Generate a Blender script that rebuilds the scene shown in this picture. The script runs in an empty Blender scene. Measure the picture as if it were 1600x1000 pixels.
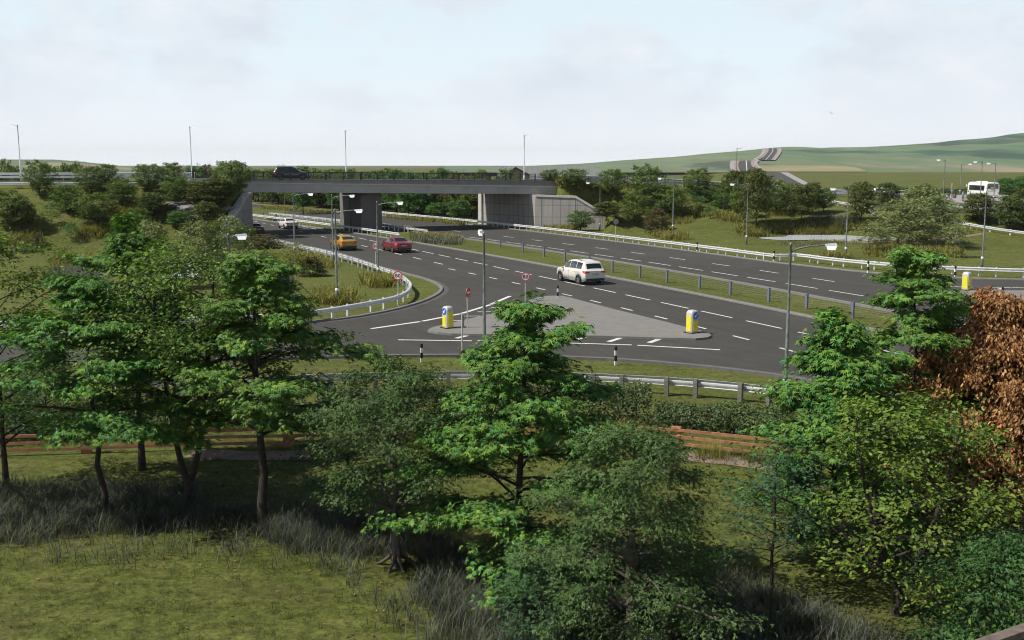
import bpy, bmesh, math, random
import numpy as np
from mathutils import Vector, Matrix, geometry

random.seed(4); R0 = np.random.default_rng(11)
sc = bpy.context.scene
COL = sc.collection
rad = math.radians

# ---------------------------------------------------------------- camera
FPX, CX, CY, CAMH, PITCH = 1650.0, 800.0, 500.0, 9.5, rad(8.38)
cam = bpy.data.cameras.new("camera"); camo = bpy.data.objects.new("camera", cam); COL.objects.link(camo)
cam.sensor_width = 36.0; cam.lens = FPX / 1600.0 * 36.0; cam.clip_end = 40000; cam.clip_start = 0.3
camo.location = (0, 0, CAMH); camo.rotation_euler = (math.pi / 2 - PITCH, 0, 0)
sc.camera = camo
FWD = np.array([0, math.cos(PITCH), -math.sin(PITCH)])

def ray(px, py):
    u = (px - CX) / FPX; v = (CY - py) / FPX
    return np.array([u, math.cos(PITCH) + v * math.sin(PITCH), -math.sin(PITCH) + v * math.cos(PITCH)])
def P(px, py, z=0.0):
    """point of the level z seen along a sight line of the survey photo"""
    d = ray(px, py); t = (z - CAMH) / d[2]
    return np.array([d[0] * t, d[1] * t, z])
def PD(px, py, dist):
    d = ray(px, py); t = dist / d[1]
    return np.array([d[0] * t, dist, CAMH + d[2] * t])

# ---------------------------------------------------------------- object helpers
def link(o, parent=None):
    COL.objects.link(o)
    if parent is not None: o.parent = parent
    return o
def tag(o, label=None, cat=None, group=None, kind=None):
    if label: o['label'] = label
    if cat: o['category'] = cat
    if group: o['group'] = group
    if kind: o['kind'] = kind
    return o
def thing(name, label, cat, loc=(0, 0, 0), rz=0.0, group=None):
    o = bpy.data.objects.new(name, None); o.empty_display_size = 0.2
    o.location = tuple(float(c) for c in loc); o.rotation_euler = (0, 0, rz)
    link(o); return tag(o, label, cat, group)
def copy_tree(o, parent=None):
    c = o.copy(); link(c)
    if parent is not None: c.parent = parent
    for ch in list(o.children): copy_tree(ch, c)
    return c

class MB:
    def __init__(s): s.v = []; s.f = []; s.m = []; s.sm = []
    def add(s, vs, fs, mi=0, smooth=False):
        n = len(s.v); s.v += [tuple(float(c) for c in p) for p in vs]
        for f in fs: s.f.append([i + n for i in f]); s.m.append(mi); s.sm.append(smooth)
        return s
    def box(s, c, size, rz=0.0, mi=0, taper=1.0):
        hx, hy, hz = size[0] / 2, size[1] / 2, size[2] / 2; ca, sa = math.cos(rz), math.sin(rz); vs = []
        for z, k in ((-hz, 1.0), (hz, taper)):
            for x, y in ((-hx, -hy), (hx, -hy), (hx, hy), (-hx, hy)):
                x *= k; y *= k
                vs.append((c[0] + x * ca - y * sa, c[1] + x * sa + y * ca, c[2] + z))
        return s.add(vs, [(3, 2, 1, 0), (4, 5, 6, 7), (0, 1, 5, 4), (1, 2, 6, 5), (2, 3, 7, 6), (3, 0, 4, 7)], mi)
    def tube(s, pts, r, n=6, mi=0, smooth=True, cap=True):
        pts = [np.array(p, float) for p in pts]; k = len(pts)
        rr = [r] * k if np.isscalar(r) else list(r); vs = []; up = None
        for i in range(k):
            t = pts[min(i + 1, k - 1)] - pts[max(i - 1, 0)]; t = t / (np.linalg.norm(t) + 1e-9)
            if up is None:
                a = np.array([0, 0, 1.0]) if abs(t[2]) < 0.9 else np.array([1.0, 0, 0])
            else: a = up
            x = np.cross(a, t)
            if np.linalg.norm(x) < 1e-5: x = np.cross(np.array([0.3, 1, 0.2]), t)
            x /= np.linalg.norm(x); y = np.cross(t, x); up = y
            for j in range(n):
                an = 2 * math.pi * j / n
                vs.append(pts[i] + rr[i] * (math.cos(an) * x + math.sin(an) * y))
        fs = [(i * n + j, i * n + (j + 1) % n, (i + 1) * n + (j + 1) % n, (i + 1) * n + j) for i in range(k - 1) for j in range(n)]
        s.add(vs, fs, mi, smooth)
        if cap: s.add(vs[:n], [tuple(range(n))[::-1]], mi); s.add(vs[-n:], [tuple(range(n))], mi)
        return s
    def prism(s, poly, z0, z1, mi=0, mside=None):
        n = len(poly); vs = [(p[0], p[1], z0) for p in poly] + [(p[0], p[1], z1) for p in poly]
        tri = geometry.tessellate_polygon([[Vector((p[0], p[1], 0)) for p in poly]])
        area = sum(poly[i][0] * poly[(i + 1) % n][1] - poly[(i + 1) % n][0] * poly[i][1] for i in range(n))
        sd = [(i, (i + 1) % n, n + (i + 1) % n, n + i) for i in range(n)]
        if area < 0: sd = [f[::-1] for f in sd]
        def up(t):
            a, b, c = [poly[i] for i in t]
            return t if (b[0] - a[0]) * (c[1] - a[1]) - (b[1] - a[1]) * (c[0] - a[0]) > 0 else t[::-1]
        tri = [up(tuple(t)) for t in tri]
        s.add(vs, [tuple(n + i for i in t) for t in tri] + [t[::-1] for t in tri], mi)
        return s.add(vs, sd, mi if mside is None else mside)
    def lathe(s, prof, c=(0, 0, 0), n=16, axis='z', mi=0, smooth=True):
        vs = []
        for r, h in prof:
            for j in range(n):
                a = 2 * math.pi * j / n; p = (r * math.cos(a), r * math.sin(a), h)
                if axis == 'y': p = (p[0], p[2], p[1])
                if axis == 'x': p = (p[2], p[0], p[1])
                vs.append((c[0] + p[0], c[1] + p[1], c[2] + p[2]))
        fs = [(i * n + j, i * n + (j + 1) % n, (i + 1) * n + (j + 1) % n, (i + 1) * n + j) for i in range(len(prof) - 1) for j in range(n)]
        return s.add(vs, fs, mi, smooth)
    def sweep(s, prof, path, mi=0, closed=False, smooth=False, cap=False):
        """prof: (offset to the left of travel, height); path: x y z"""
        path = np.asarray(path, float); k = len(path); n = len(prof); vs = []
        for i in range(k):
            t = path[min(i + 1, k - 1)] - path[max(i - 1, 0)]; l = math.hypot(t[0], t[1]) + 1e-9
            nx, ny = -t[1] / l, t[0] / l
            for o, h in prof: vs.append((path[i][0] + nx * o, path[i][1] + ny * o, path[i][2] + h))
        m = n if closed else n - 1
        fs = [(i * n + j, i * n + (j + 1) % n, (i + 1) * n + (j + 1) % n, (i + 1) * n + j) for i in range(k - 1) for j in range(m)]
        s.add(vs, fs, mi, smooth)
        if cap and closed: s.add(vs[:n], [tuple(range(n))], mi); s.add(vs[-n:], [tuple(range(n))[::-1]], mi)
        return s
    def sheet(s, poly, mi=0):
        tri = geometry.tessellate_polygon([[Vector((p[0], p[1], 0)) for p in poly]]); out = []
        for t in tri:
            a, b, c = [poly[i] for i in t]
            out.append(tuple(t) if (b[0] - a[0]) * (c[1] - a[1]) - (b[1] - a[1]) * (c[0] - a[0]) > 0 else tuple(t)[::-1])
        return s.add(poly, out, mi)
    def build(s, name, mats, parent=None, normals=True):
        me = bpy.data.meshes.new(name); me.from_pydata(s.v, [], s.f)
        mats = mats if isinstance(mats, (list, tuple)) else [mats]
        for m in mats: me.materials.append(m)
        me.polygons.foreach_set("material_index", s.m); me.polygons.foreach_set("use_smooth", s.sm)
        if normals:
            bm = bmesh.new(); bm.from_mesh(me); bmesh.ops.recalc_face_normals(bm, faces=bm.faces); bm.to_mesh(me); bm.free()
        me.update()
        return link(bpy.data.objects.new(name, me), parent)

def arr_mesh(name, V, F, mat, parent=None, smooth=False):
    """fast mesh of equal-sided faces from arrays"""
    V = np.ascontiguousarray(V, np.float32); F = np.ascontiguousarray(F, np.int32); k = F.shape[1]
    me = bpy.data.meshes.new(name)
    me.vertices.add(len(V)); me.vertices.foreach_set("co", V.ravel())
    me.loops.add(F.size); me.loops.foreach_set("vertex_index", F.ravel())
    me.polygons.add(len(F)); me.polygons.foreach_set("loop_start", np.arange(0, F.size, k, dtype=np.int32))
    me.polygons.foreach_set("loop_total", np.full(len(F), k, np.int32))
    me.polygons.foreach_set("use_smooth", np.full(len(F), smooth, bool))
    me.materials.append(mat); me.update(calc_edges=True); me.validate()
    return link(bpy.data.objects.new(name, me), parent)

def scatter(tmpl, faces, pos, ax, nm, size):
    """leaf arrays: template points (along, across, out) laid on every position"""
    tmpl = np.asarray(tmpl, float); faces = np.asarray(faces, int)
    ax = ax / (np.linalg.norm(ax, axis=1, keepdims=True) + 1e-9)
    sd = np.cross(nm, ax); sd /= (np.linalg.norm(sd, axis=1, keepdims=True) + 1e-9)
    nn = np.cross(ax, sd)
    V = pos[:, None, :] + size[:, None, None] * (tmpl[None, :, 0:1] * ax[:, None, :] + tmpl[None, :, 1:2] * sd[:, None, :] + tmpl[None, :, 2:3] * nn[:, None, :])
    k = len(tmpl); N = len(pos)
    F = (faces[None] + (np.arange(N) * k)[:, None, None]).reshape(-1, faces.shape[1])
    return V.reshape(-1, 3), F

# ---------------------------------------------------------------- materials
def nmat(name):
    m = bpy.data.materials.new(name); m.use_nodes = True; nt = m.node_tree
    return m, nt, nt.nodes["Principled BSDF"]
def N(nt, t, **kw):
    n = nt.nodes.new(t)
    for k, v in kw.items():
        if k in n.inputs: n.inputs[k].default_value = v
        else: setattr(n, k, v)
    return n
def ramp(nt, fac, stops):
    r = nt.nodes.new("ShaderNodeValToRGB"); el = r.color_ramp.elements
    while len(el) < len(stops): el.new(0.5)
    for e, (p, c) in zip(el, stops): e.position = p; e.color = (*c, 1) if len(c) == 3 else c
    nt.links.new(fac, r.inputs[0]); return r.outputs[0]
def mixc(nt, fac, a, b, mode='MIX'):
    n = nt.nodes.new("ShaderNodeMix"); n.data_type = 'RGBA'; n.blend_type = mode
    for sock, v in ((n.inputs[0], fac), (n.inputs[6], a), (n.inputs[7], b)):
        if isinstance(v, bpy.types.NodeSocket): nt.links.new(v, sock)
        elif isinstance(v, (int, float)): sock.default_value = v
        else: sock.default_value = (*v, 1)
    return n.outputs[2]
def coords(nt, scale=(1, 1, 1), world=False):
    mp = nt.nodes.new("ShaderNodeMapping"); mp.inputs[3].default_value = scale
    if world: g = nt.nodes.new("ShaderNodeNewGeometry"); nt.links.new(g.outputs["Position"], mp.inputs[0])
    else: g = nt.nodes.new("ShaderNodeTexCoord"); nt.links.new(g.outputs["Object"], mp.inputs[0])
    return mp.outputs[0]
def noise(nt, vec, scale, detail=3, rough=0.55):
    n = N(nt, "ShaderNodeTexNoise", Scale=scale, Detail=detail, Roughness=rough); nt.links.new(vec, n.inputs["Vector"]); return n.outputs[0]
def bump(nt, bs, h, strength, dist=0.02):
    b = N(nt, "ShaderNodeBump", Strength=strength, Distance=dist); nt.links.new(h, b.inputs["Height"]); nt.links.new(b.outputs[0], bs.inputs["Normal"])
def mat(name, col, rough=0.6, metal=0.0, var=0.18, scale=3.0, bmp=0.0, spec=0.5, world=False, coat=0.0, dirt=None):
    m, nt, bs = nmat(name); vec = coords(nt, world=world)
    n1 = noise(nt, vec, scale, 5)
    lo = tuple(c * (1 - var) for c in col); hi = tuple(min(1, c * (1 + var)) for c in col)
    c = ramp(nt, n1, [(0.3, lo), (0.7, hi)])
    if dirt:
        n2 = noise(nt, vec, scale * 0.35, 6, 0.7)
        f = ramp(nt, n2, [(0.5, (0, 0, 0)), (0.72, (1, 1, 1))]); c = mixc(nt, f, c, dirt)
    nt.links.new(c, bs.inputs["Base Color"])
    bs.inputs["Roughness"].default_value = rough; bs.inputs["Metallic"].default_value = metal
    bs.inputs["Specular IOR Level"].default_value = spec; bs.inputs["Coat Weight"].default_value = coat
    if coat: bs.inputs["Coat Roughness"].default_value = 0.05
    if bmp: bump(nt, bs, noise(nt, vec, scale * 6, 3), bmp)
    return m
def leafmat(name, cols, transl=0.3, rough=0.42, spec=0.4, clump=1.5, tcol=None):
    m, nt, bs = nmat(name); out = nt.nodes["Material Output"]
    g = nt.nodes.new("ShaderNodeNewGeometry"); oi = nt.nodes.new("ShaderNodeObjectInfo")
    k = len(cols); c = ramp(nt, g.outputs["Random Per Island"], [(i / max(1, k - 1), q) for i, q in enumerate(cols)])
    n1 = noise(nt, coords(nt, world=True), clump, 2)
    hs = N(nt, "ShaderNodeHueSaturation"); nt.links.new(c, hs.inputs["Color"])
    mr = N(nt, "ShaderNodeMapRange"); mr.inputs[1].default_value = 0.3; mr.inputs[2].default_value = 0.7; mr.inputs[3].default_value = 0.62; mr.inputs[4].default_value = 1.38
    nt.links.new(n1, mr.inputs[0]); nt.links.new(mr.outputs[0], hs.inputs["Value"])
    mr2 = N(nt, "ShaderNodeMapRange"); mr2.inputs[3].default_value = 0.485; mr2.inputs[4].default_value = 0.515
    nt.links.new(oi.outputs["Random"], mr2.inputs[0]); nt.links.new(mr2.outputs[0], hs.inputs["Hue"])
    nt.links.new(hs.outputs[0], bs.inputs["Base Color"]); bs.inputs["Roughness"].default_value = rough; bs.inputs["Specular IOR Level"].default_value = spec
    tr = nt.nodes.new("ShaderNodeBsdfTranslucent"); tc = mixc(nt, 1.0, hs.outputs[0], tcol or (0.9, 1.0, 0.35), 'MULTIPLY'); nt.links.new(tc, tr.inputs[0])
    mx = nt.nodes.new("ShaderNodeMixShader"); mx.inputs[0].default_value = transl
    nt.links.new(bs.outputs[0], mx.inputs[1]); nt.links.new(tr.outputs[0], mx.inputs[2]); nt.links.new(mx.outputs[0], out.inputs[0])
    return m

M = {}
M['asphalt'] = None
def asphalt(name, base, world=True):
    m, nt, bs = nmat(name); v = coords(nt, world=True)
    a = noise(nt, v, 14, 4, 0.8); b = noise(nt, coords(nt, (0.05, 0.05, 0.05), True), 1.0, 4, 0.6); d = noise(nt, coords(nt, (0.5, 0.5, 0.5), True), 1.0, 5, 0.7)
    c = ramp(nt, a, [(0.25, tuple(x * 0.72 for x in base)), (0.75, tuple(x * 1.28 for x in base))])
    c = mixc(nt, 1.0, c, ramp(nt, b, [(0.3, (0.86, 0.86, 0.87)), (0.7, (1.1, 1.1, 1.08))]), 'MULTIPLY')
    c = mixc(nt, 1.0, c, ramp(nt, d, [(0.35, (0.9, 0.9, 0.9)), (0.65, (1.06, 1.06, 1.06))]), 'MULTIPLY')
    mp = nt.nodes.new("ShaderNodeMapping"); mp.vector_type = 'TEXTURE'; mp.inputs[2].default_value = (0, 0, rad(-64)); mp.inputs[3].default_value = (38, 0.85, 1); gg = nt.nodes.new("ShaderNodeNewGeometry"); nt.links.new(gg.outputs["Position"], mp.inputs[0])
    c = mixc(nt, 1.0, c, ramp(nt, noise(nt, mp.outputs[0], 1.0, 3, 0.6), [(0.3, (0.88, 0.88, 0.885)), (0.7, (1.1, 1.1, 1.09))]), 'MULTIPLY')
    nt.links.new(c, bs.inputs["Base Color"]); bs.inputs["Roughness"].default_value = 0.88; bs.inputs["Specular IOR Level"].default_value = 0.25
    bump(nt, bs, a, 0.35, 0.01); return m
M['asphalt'] = asphalt('asphalt', (0.057, 0.0555, 0.0495))
M['asphalt_link'] = asphalt('link_asphalt', (0.062, 0.060, 0.055))
def paint_mat():
    m, nt, bs = nmat('road_paint'); v = coords(nt, world=True); a = noise(nt, v, 9, 5, 0.75)
    nt.links.new(ramp(nt, a, [(0.3, (0.30, 0.30, 0.29)), (0.52, (0.66, 0.66, 0.63))]), bs.inputs["Base Color"]); bs.inputs["Roughness"].default_value = 0.7; return m
M['paint'] = paint_mat()
M['kerb'] = mat('kerb_concrete', (0.175, 0.167, 0.16), 0.85, var=0.15, scale=4, world=True)
M['kerb_dark'] = mat('dark_kerb', (0.12, 0.115, 0.112), 0.85, var=0.15, scale=4, world=True)
M['channel'] = mat('kerb_channel', (0.075, 0.072, 0.07), 0.85, var=0.15, scale=4, world=True)
M['island'] = mat('island_paving', (0.178, 0.171, 0.157), 0.9, var=0.1, scale=1.5, bmp=0.1, world=True)
M['steel'] = mat('galvanised_steel', (0.80, 0.81, 0.83), 0.36, 0.35, var=0.08, scale=5, dirt=(0.62, 0.62, 0.63))
M['pole'] = mat('column_steel', (0.20, 0.22, 0.215), 0.55, 0.25, var=0.3, scale=6, dirt=(0.085, 0.1, 0.075))
M['post_grey'] = mat('weathered_post', (0.16, 0.155, 0.13), 0.9, var=0.4, scale=7, bmp=0.5, dirt=(0.09, 0.1, 0.06))
M['post_pale'] = mat('pale_post', (0.45, 0.44, 0.41), 0.8, var=0.12, scale=5)
M['post_blue'] = mat('blue_grey_post', (0.17, 0.19, 0.27), 0.5, 0.3, var=0.25, scale=9)
M['cable'] = mat('wire_rope', (0.22, 0.22, 0.23), 0.5, 0.3)
M['black'] = mat('black_plastic', (0.015, 0.016, 0.018), 0.5, var=0.2)
M['white'] = mat('white_plastic', (0.78, 0.78, 0.77), 0.4, var=0.06)
M['sign_white'] = mat('sign_white', (0.8, 0.8, 0.79), 0.35, var=0.04)
M['sign_red'] = mat('sign_red', (0.62, 0.03, 0.035), 0.35, var=0.08)
M['sign_blue'] = mat('sign_blue', (0.02, 0.12, 0.55), 0.35, var=0.08)
M['sign_back'] = mat('sign_back', (0.2, 0.2, 0.2), 0.55, 0.2)
M['yellow'] = mat('reflective_yellow', (0.72, 0.66, 0.02), 0.45, var=0.08)
M['bollard'] = mat('bollard_shell', (0.48, 0.46, 0.44), 0.5, var=0.1, scale=5)
M['lamp_glass'] = mat('lamp_lens', (0.9, 0.9, 0.9), 0.25, var=0.03); _b = M['lamp_glass'].node_tree.nodes['Principled BSDF']; _b.inputs['Emission Color'].default_value = (1, 0.98, 0.95, 1); _b.inputs['Emission Strength'].default_value = 0.55
M['timber'] = mat('stained_timber', (0.36, 0.17, 0.085), 0.75, var=0.35, scale=4, bmp=0.3, dirt=(0.2, 0.085, 0.045))
M['rail_timber'] = mat('grey_timber', (0.13, 0.1, 0.085), 0.8, var=0.35, scale=6, bmp=0.3)
M['rubber'] = mat('tyre_rubber', (0.018, 0.018, 0.018), 0.85)
M['rim'] = mat('alloy_rim', (0.55, 0.55, 0.56), 0.3, 0.8, var=0.1)
M['rim_dark'] = mat('dark_rim', (0.12, 0.11, 0.1), 0.35, 0.6)
M['glass'] = mat('tinted_glass', (0.012, 0.016, 0.02), 0.05, var=0.2, spec=0.9, coat=0.5)
M['tail'] = mat('tail_lens', (0.6, 0.06, 0.08), 0.2, var=0.15, coat=0.4)
M['headlamp'] = mat('clear_lens', (0.85, 0.87, 0.9), 0.1, var=0.05)
M['plate'] = mat('number_plate', (0.4, 0.38, 0.33), 0.5)
M['bark'] = mat('dark_bark', (0.035, 0.027, 0.022), 0.95, var=0.45, scale=8, bmp=0.8)
M['bark_grey'] = mat('grey_bark', (0.095, 0.08, 0.066), 0.95, var=0.4, scale=8, bmp=0.8)
M['bark_pale'] = mat('pale_bark', (0.2, 0.17, 0.13), 0.95, var=0.3, scale=8, bmp=0.5)
M['roof'] = mat('barn_sheeting', (0.155, 0.165, 0.15), 0.8, var=0.1, scale=0.4)
M['barn_wall'] = mat('barn_boarding', (0.27, 0.22, 0.17), 0.85, var=0.12, scale=1)
M['dirt'] = mat('bare_earth', (0.2, 0.145, 0.11), 0.95, var=0.22, scale=1.6, bmp=0.5, world=True)
M['rock'] = mat('pale_rock', (0.19, 0.175, 0.165), 0.95, var=0.4, scale=1.2, bmp=0.6)
M['footway'] = mat('grey_footway', (0.27, 0.26, 0.25), 0.9, var=0.12, scale=0.8, world=True)
M['pink'] = mat('pink_cycleway', (0.26, 0.19, 0.17), 0.9, var=0.12, scale=0.5, world=True)
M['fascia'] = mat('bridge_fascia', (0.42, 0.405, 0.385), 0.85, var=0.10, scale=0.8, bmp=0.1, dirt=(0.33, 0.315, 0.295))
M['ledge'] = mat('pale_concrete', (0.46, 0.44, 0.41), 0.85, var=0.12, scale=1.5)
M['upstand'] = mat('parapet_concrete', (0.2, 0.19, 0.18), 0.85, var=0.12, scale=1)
def panel_mat():
    m, nt, bs = nmat('panelled_concrete'); v = coords(nt)
    sep = N(nt, "ShaderNodeSeparateXYZ"); nt.links.new(v, sep.inputs[0]); cb = N(nt, "ShaderNodeCombineXYZ")
    nt.links.new(sep.outputs[0], cb.inputs[0]); nt.links.new(sep.outputs[2], cb.inputs[1])
    br = N(nt, "ShaderNodeTexBrick", offset=0.0); br.inputs["Scale"].default_value = 1.0; br.inputs["Mortar Size"].default_value = 0.03
    br.inputs["Brick Width"].default_value = 1.25; br.inputs["Row Height"].default_value = 1.75; br.inputs["Mortar Smooth"].default_value = 0.2
    br.inputs["Color1"].default_value = (0.37, 0.353, 0.33, 1); br.inputs["Color2"].default_value = (0.34, 0.325, 0.305, 1); br.inputs["Mortar"].default_value = (0.13, 0.125, 0.12, 1)
    nt.links.new(cb.outputs[0], br.inputs["Vector"])
    st = noise(nt, coords(nt, (0.9, 0.9, 0.12)), 1.6, 5, 0.7)
    c = mixc(nt, 1.0, br.outputs[0], ramp(nt, st, [(0.3, (0.78, 0.77, 0.76)), (0.7, (1.05, 1.05, 1.05))]), 'MULTIPLY')
    nt.links.new(c, bs.inputs["Base Color"]); bs.inputs["Roughness"].default_value = 0.9; return m
M['panel'] = panel_mat()
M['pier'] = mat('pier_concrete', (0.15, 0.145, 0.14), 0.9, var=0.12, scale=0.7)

def grass_mat(name, c_dk, c_md, c_lt, brown, near=True):
    m, nt, bs = nmat(name)
    f = noise(nt, coords(nt, (1, 1, 1), True), 9.0, 6, 0.8); st = noise(nt, coords(nt, (0.35, 1.3, 1), True), 1.0, 5, 0.65)
    md = noise(nt, coords(nt, (1, 1, 1), True), 0.5, 5, 0.65); lg = noise(nt, coords(nt, (1, 1, 1), True), 0.045, 4, 0.6)
    c = ramp(nt, st, [(0.32, c_dk), (0.5, c_md), (0.7, c_lt)])
    c = mixc(nt, 1.0, c, ramp(nt, f, [(0.32, (0.42, 0.44, 0.42)), (0.5, (0.98, 0.98, 0.98)), (0.68, (1.55, 1.5, 1.3))]), 'MULTIPLY')
    c = mixc(nt, ramp(nt, md, [(0.52, (0, 0, 0)), (0.72, (0.65, 0.65, 0.65))]), c, brown)
    c = mixc(nt, 1.0, c, ramp(nt, lg, [(0.35, (0.84, 0.87, 0.8)), (0.65, (1.12, 1.1, 1.05))]), 'MULTIPLY')
    c = mixc(nt, 1.0, c, ramp(nt, noise(nt, coords(nt, (1, 1, 1), True), 3.2, 4, 0.7), [(0.34, (0.6, 0.62, 0.58)), (0.5, (1, 1, 1)), (0.66, (1.35, 1.34, 1.2))]), 'MULTIPLY')
    nt.links.new(c, bs.inputs["Base Color"]); bs.inputs["Roughness"].default_value = 0.95; bs.inputs["Specular IOR Level"].default_value = 0.15
    bump(nt, bs, f, 0.7, 0.05); return m
M['grass'] = grass_mat('grass_turf', (0.066, 0.078, 0.018), (0.092, 0.106, 0.026), (0.122, 0.133, 0.038), (0.12, 0.104, 0.045))
def hill_mat():
    m, nt, bs = nmat('hill_fields'); g = noise(nt, coords(nt, (0.0025, 0.0011, 0.01), True), 1.0, 5, 0.62); h = noise(nt, coords(nt, (0.0055, 0.0016, 0.004), True), 1.0, 6, 0.6)
    k = noise(nt, coords(nt, (0.02, 0.004, 0.01), True), 1.0, 4, 0.6)
    c = ramp(nt, g, [(0.28, (0.075, 0.135, 0.08)), (0.44, (0.10, 0.165, 0.095)), (0.54, (0.14, 0.175, 0.10)), (0.66, (0.22, 0.195, 0.125))])
    c = mixc(nt, ramp(nt, h, [(0.56, (0, 0, 0)), (0.64, (0.85, 0.85, 0.85))]), c, (0.25, 0.21, 0.15))
    c = mixc(nt, ramp(nt, h, [(0.38, (0.85, 0.85, 0.85)), (0.44, (0, 0, 0))]), c, (0.05, 0.08, 0.066))
    c = mixc(nt, 1.0, c, ramp(nt, k, [(0.35, (0.88, 0.88, 0.88)), (0.65, (1.12, 1.12, 1.12))]), 'MULTIPLY')
    nt.links.new(c, bs.inputs["Base Color"]); bs.inputs["Roughness"].default_value = 0.95; bs.inputs["Specular IOR Level"].default_value = 0.1; return m
M['hill'] = hill_mat()
M['field'] = mat('straw_field', (0.22, 0.2, 0.1), 0.95, var=0.15, scale=0.02, world=True)
M['far_green'] = mat('plain_grass', (0.092, 0.102, 0.032), 0.95, var=0.1, scale=0.05, world=True)
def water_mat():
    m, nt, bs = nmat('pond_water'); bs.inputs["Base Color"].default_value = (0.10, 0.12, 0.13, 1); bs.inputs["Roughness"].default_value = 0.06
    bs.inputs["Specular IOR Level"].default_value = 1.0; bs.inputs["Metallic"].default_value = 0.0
    nt.links.new(ramp(nt, noise(nt, coords(nt, (0.5, 2.2, 1), True), 1.4, 5, 0.7), [(0.3, (0.5, 0.56, 0.63)), (0.62, (0.86, 0.89, 0.94))]), bs.inputs["Base Color"])  # bright sky reflection painted into the water colour as pale ripple bands
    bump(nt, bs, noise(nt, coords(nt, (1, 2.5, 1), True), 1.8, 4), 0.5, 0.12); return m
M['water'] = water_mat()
# foliage
def lf(k, *cs): return [tuple(min(.6, c * k) for c in q) for q in cs]
M['l_maple'] = leafmat('maple_leaf', lf(1.25, (0.036, 0.105, 0.020), (0.066, 0.17, 0.032), (0.115, 0.20, 0.024), (0.052, 0.165, 0.056), (0.14, 0.22, 0.035), (0.022, 0.075, 0.016)), 0.20, 0.48, 0.22)
M['l_hazel'] = leafmat('hazel_leaf', lf(1.5, (0.040, 0.075, 0.013), (0.068, 0.112, 0.017), (0.12, 0.16, 0.022), (0.05, 0.088, 0.015)), 0.25, 0.5, 0.2)
M['l_oak'] = leafmat('oak_leaf', lf(1.02, (0.031, 0.072, 0.019), (0.052, 0.11, 0.030), (0.085, 0.155, 0.045), (0.020, 0.05, 0.014)), 0.12, 0.55, 0.18)
M['l_beech'] = leafmat('copper_leaf', lf(1.25, (0.19, 0.085, 0.028), (0.31, 0.15, 0.052), (0.42, 0.23, 0.10), (0.085, 0.034, 0.018), (0.26, 0.125, 0.04)), 0.22, 0.5, 0.25, tcol=(1, 0.7, 0.4))
M['l_teal'] = leafmat('fine_dark_leaf', lf(1.15, (0.024, 0.06, 0.022), (0.038, 0.09, 0.038), (0.055, 0.12, 0.045), (0.03, 0.075, 0.036)), 0.18, 0.5, 0.2)
M['l_green'] = leafmat('mid_green_leaf', lf(1.75, (0.042, 0.068, 0.016), (0.060, 0.092, 0.020), (0.085, 0.125, 0.03)), 0.3, 0.6, 0.15)
M['l_olive'] = leafmat('dark_olive_leaf', lf(1.6, (0.045, 0.058, 0.016), (0.060, 0.078, 0.021), (0.08, 0.10, 0.029)), 0.25, 0.6, 0.15)
M['l_willow'] = leafmat('pale_olive_leaf', lf(1.6, (0.085, 0.105, 0.04), (0.12, 0.145, 0.058), (0.16, 0.185, 0.082)), 0.3, 0.6, 0.15)
M['l_bright'] = leafmat('bright_green_leaf', lf(1.3, (0.044, 0.10, 0.026), (0.064, 0.14, 0.036), (0.09, 0.16, 0.042)), 0.32, 0.55, 0.15)
M['l_brown'] = leafmat('brown_olive_leaf', lf(1.3, (0.065, 0.06, 0.022), (0.085, 0.078, 0.03), (0.105, 0.10, 0.04)), 0.25, 0.6, 0.15)
M['l_hedge'] = leafmat('hedge_leaf', lf(1.4, (0.038, 0.062, 0.022), (0.06, 0.09, 0.034), (0.088, 0.125, 0.05)), 0.25, 0.5, 0.25, clump=1.2)
M['l_reed'] = leafmat('golden_reed', lf(1.45, (0.12, 0.115, 0.028), (0.17, 0.16, 0.042), (0.095, 0.12, 0.028), (0.22, 0.205, 0.085)), 0.35, 0.7, 0.1, tcol=(1, 0.97, 0.55))
M['l_grey'] = leafmat('grey_grass', lf(1.6, (0.06, 0.068, 0.055), (0.085, 0.094, 0.078), (0.11, 0.118, 0.09), (0.07, 0.085, 0.04)), 0.3, 0.7, 0.1, tcol=(0.95, 1, 0.8))
M['l_tall'] = leafmat('tall_dry_grass', lf(1.5, (0.038, 0.046, 0.040), (0.060, 0.070, 0.064), (0.085, 0.094, 0.085), (0.05, 0.062, 0.034), (0.14, 0.14, 0.075), (0.022, 0.026, 0.026)), 0.35, 0.65, 0.15, tcol=(0.95, 1, 0.75))
M['l_turf'] = leafmat('turf_blade', lf(1.2, (0.035, 0.05, 0.012), (0.075, 0.10, 0.022), (0.115, 0.135, 0.035), (0.05, 0.07, 0.016), (0.15, 0.135, 0.06)), 0.35, 0.7, 0.1, clump=3.5)
# ---------------------------------------------------------------- curves and terrain
def crom(pts, step=2.0):
    p = np.asarray(pts, float); out = []
    q = np.vstack([2 * p[0] - p[1], p, 2 * p[-1] - p[-2]])
    for i in range(1, len(q) - 2):
        n = max(1, int(np.linalg.norm(q[i + 1] - q[i]) / step))
        for t in np.arange(n) / n:
            out.append(0.5 * (2 * q[i] + (q[i + 1] - q[i - 1]) * t + (2 * q[i - 1] - 5 * q[i] + 4 * q[i + 1] - q[i + 2]) * t * t + (3 * q[i] - q[i - 1] - 3 * q[i + 1] + q[i + 2]) * t ** 3))
    out.append(p[-1]); return np.array(out)
def resample(path, step):
    p = np.asarray(path, float); d = np.r_[0, np.cumsum(np.linalg.norm(np.diff(p, axis=0), axis=1))]
    s = np.arange(0, d[-1], step); return np.stack([np.interp(s, d, p[:, k]) for k in range(p.shape[1])], 1)
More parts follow.
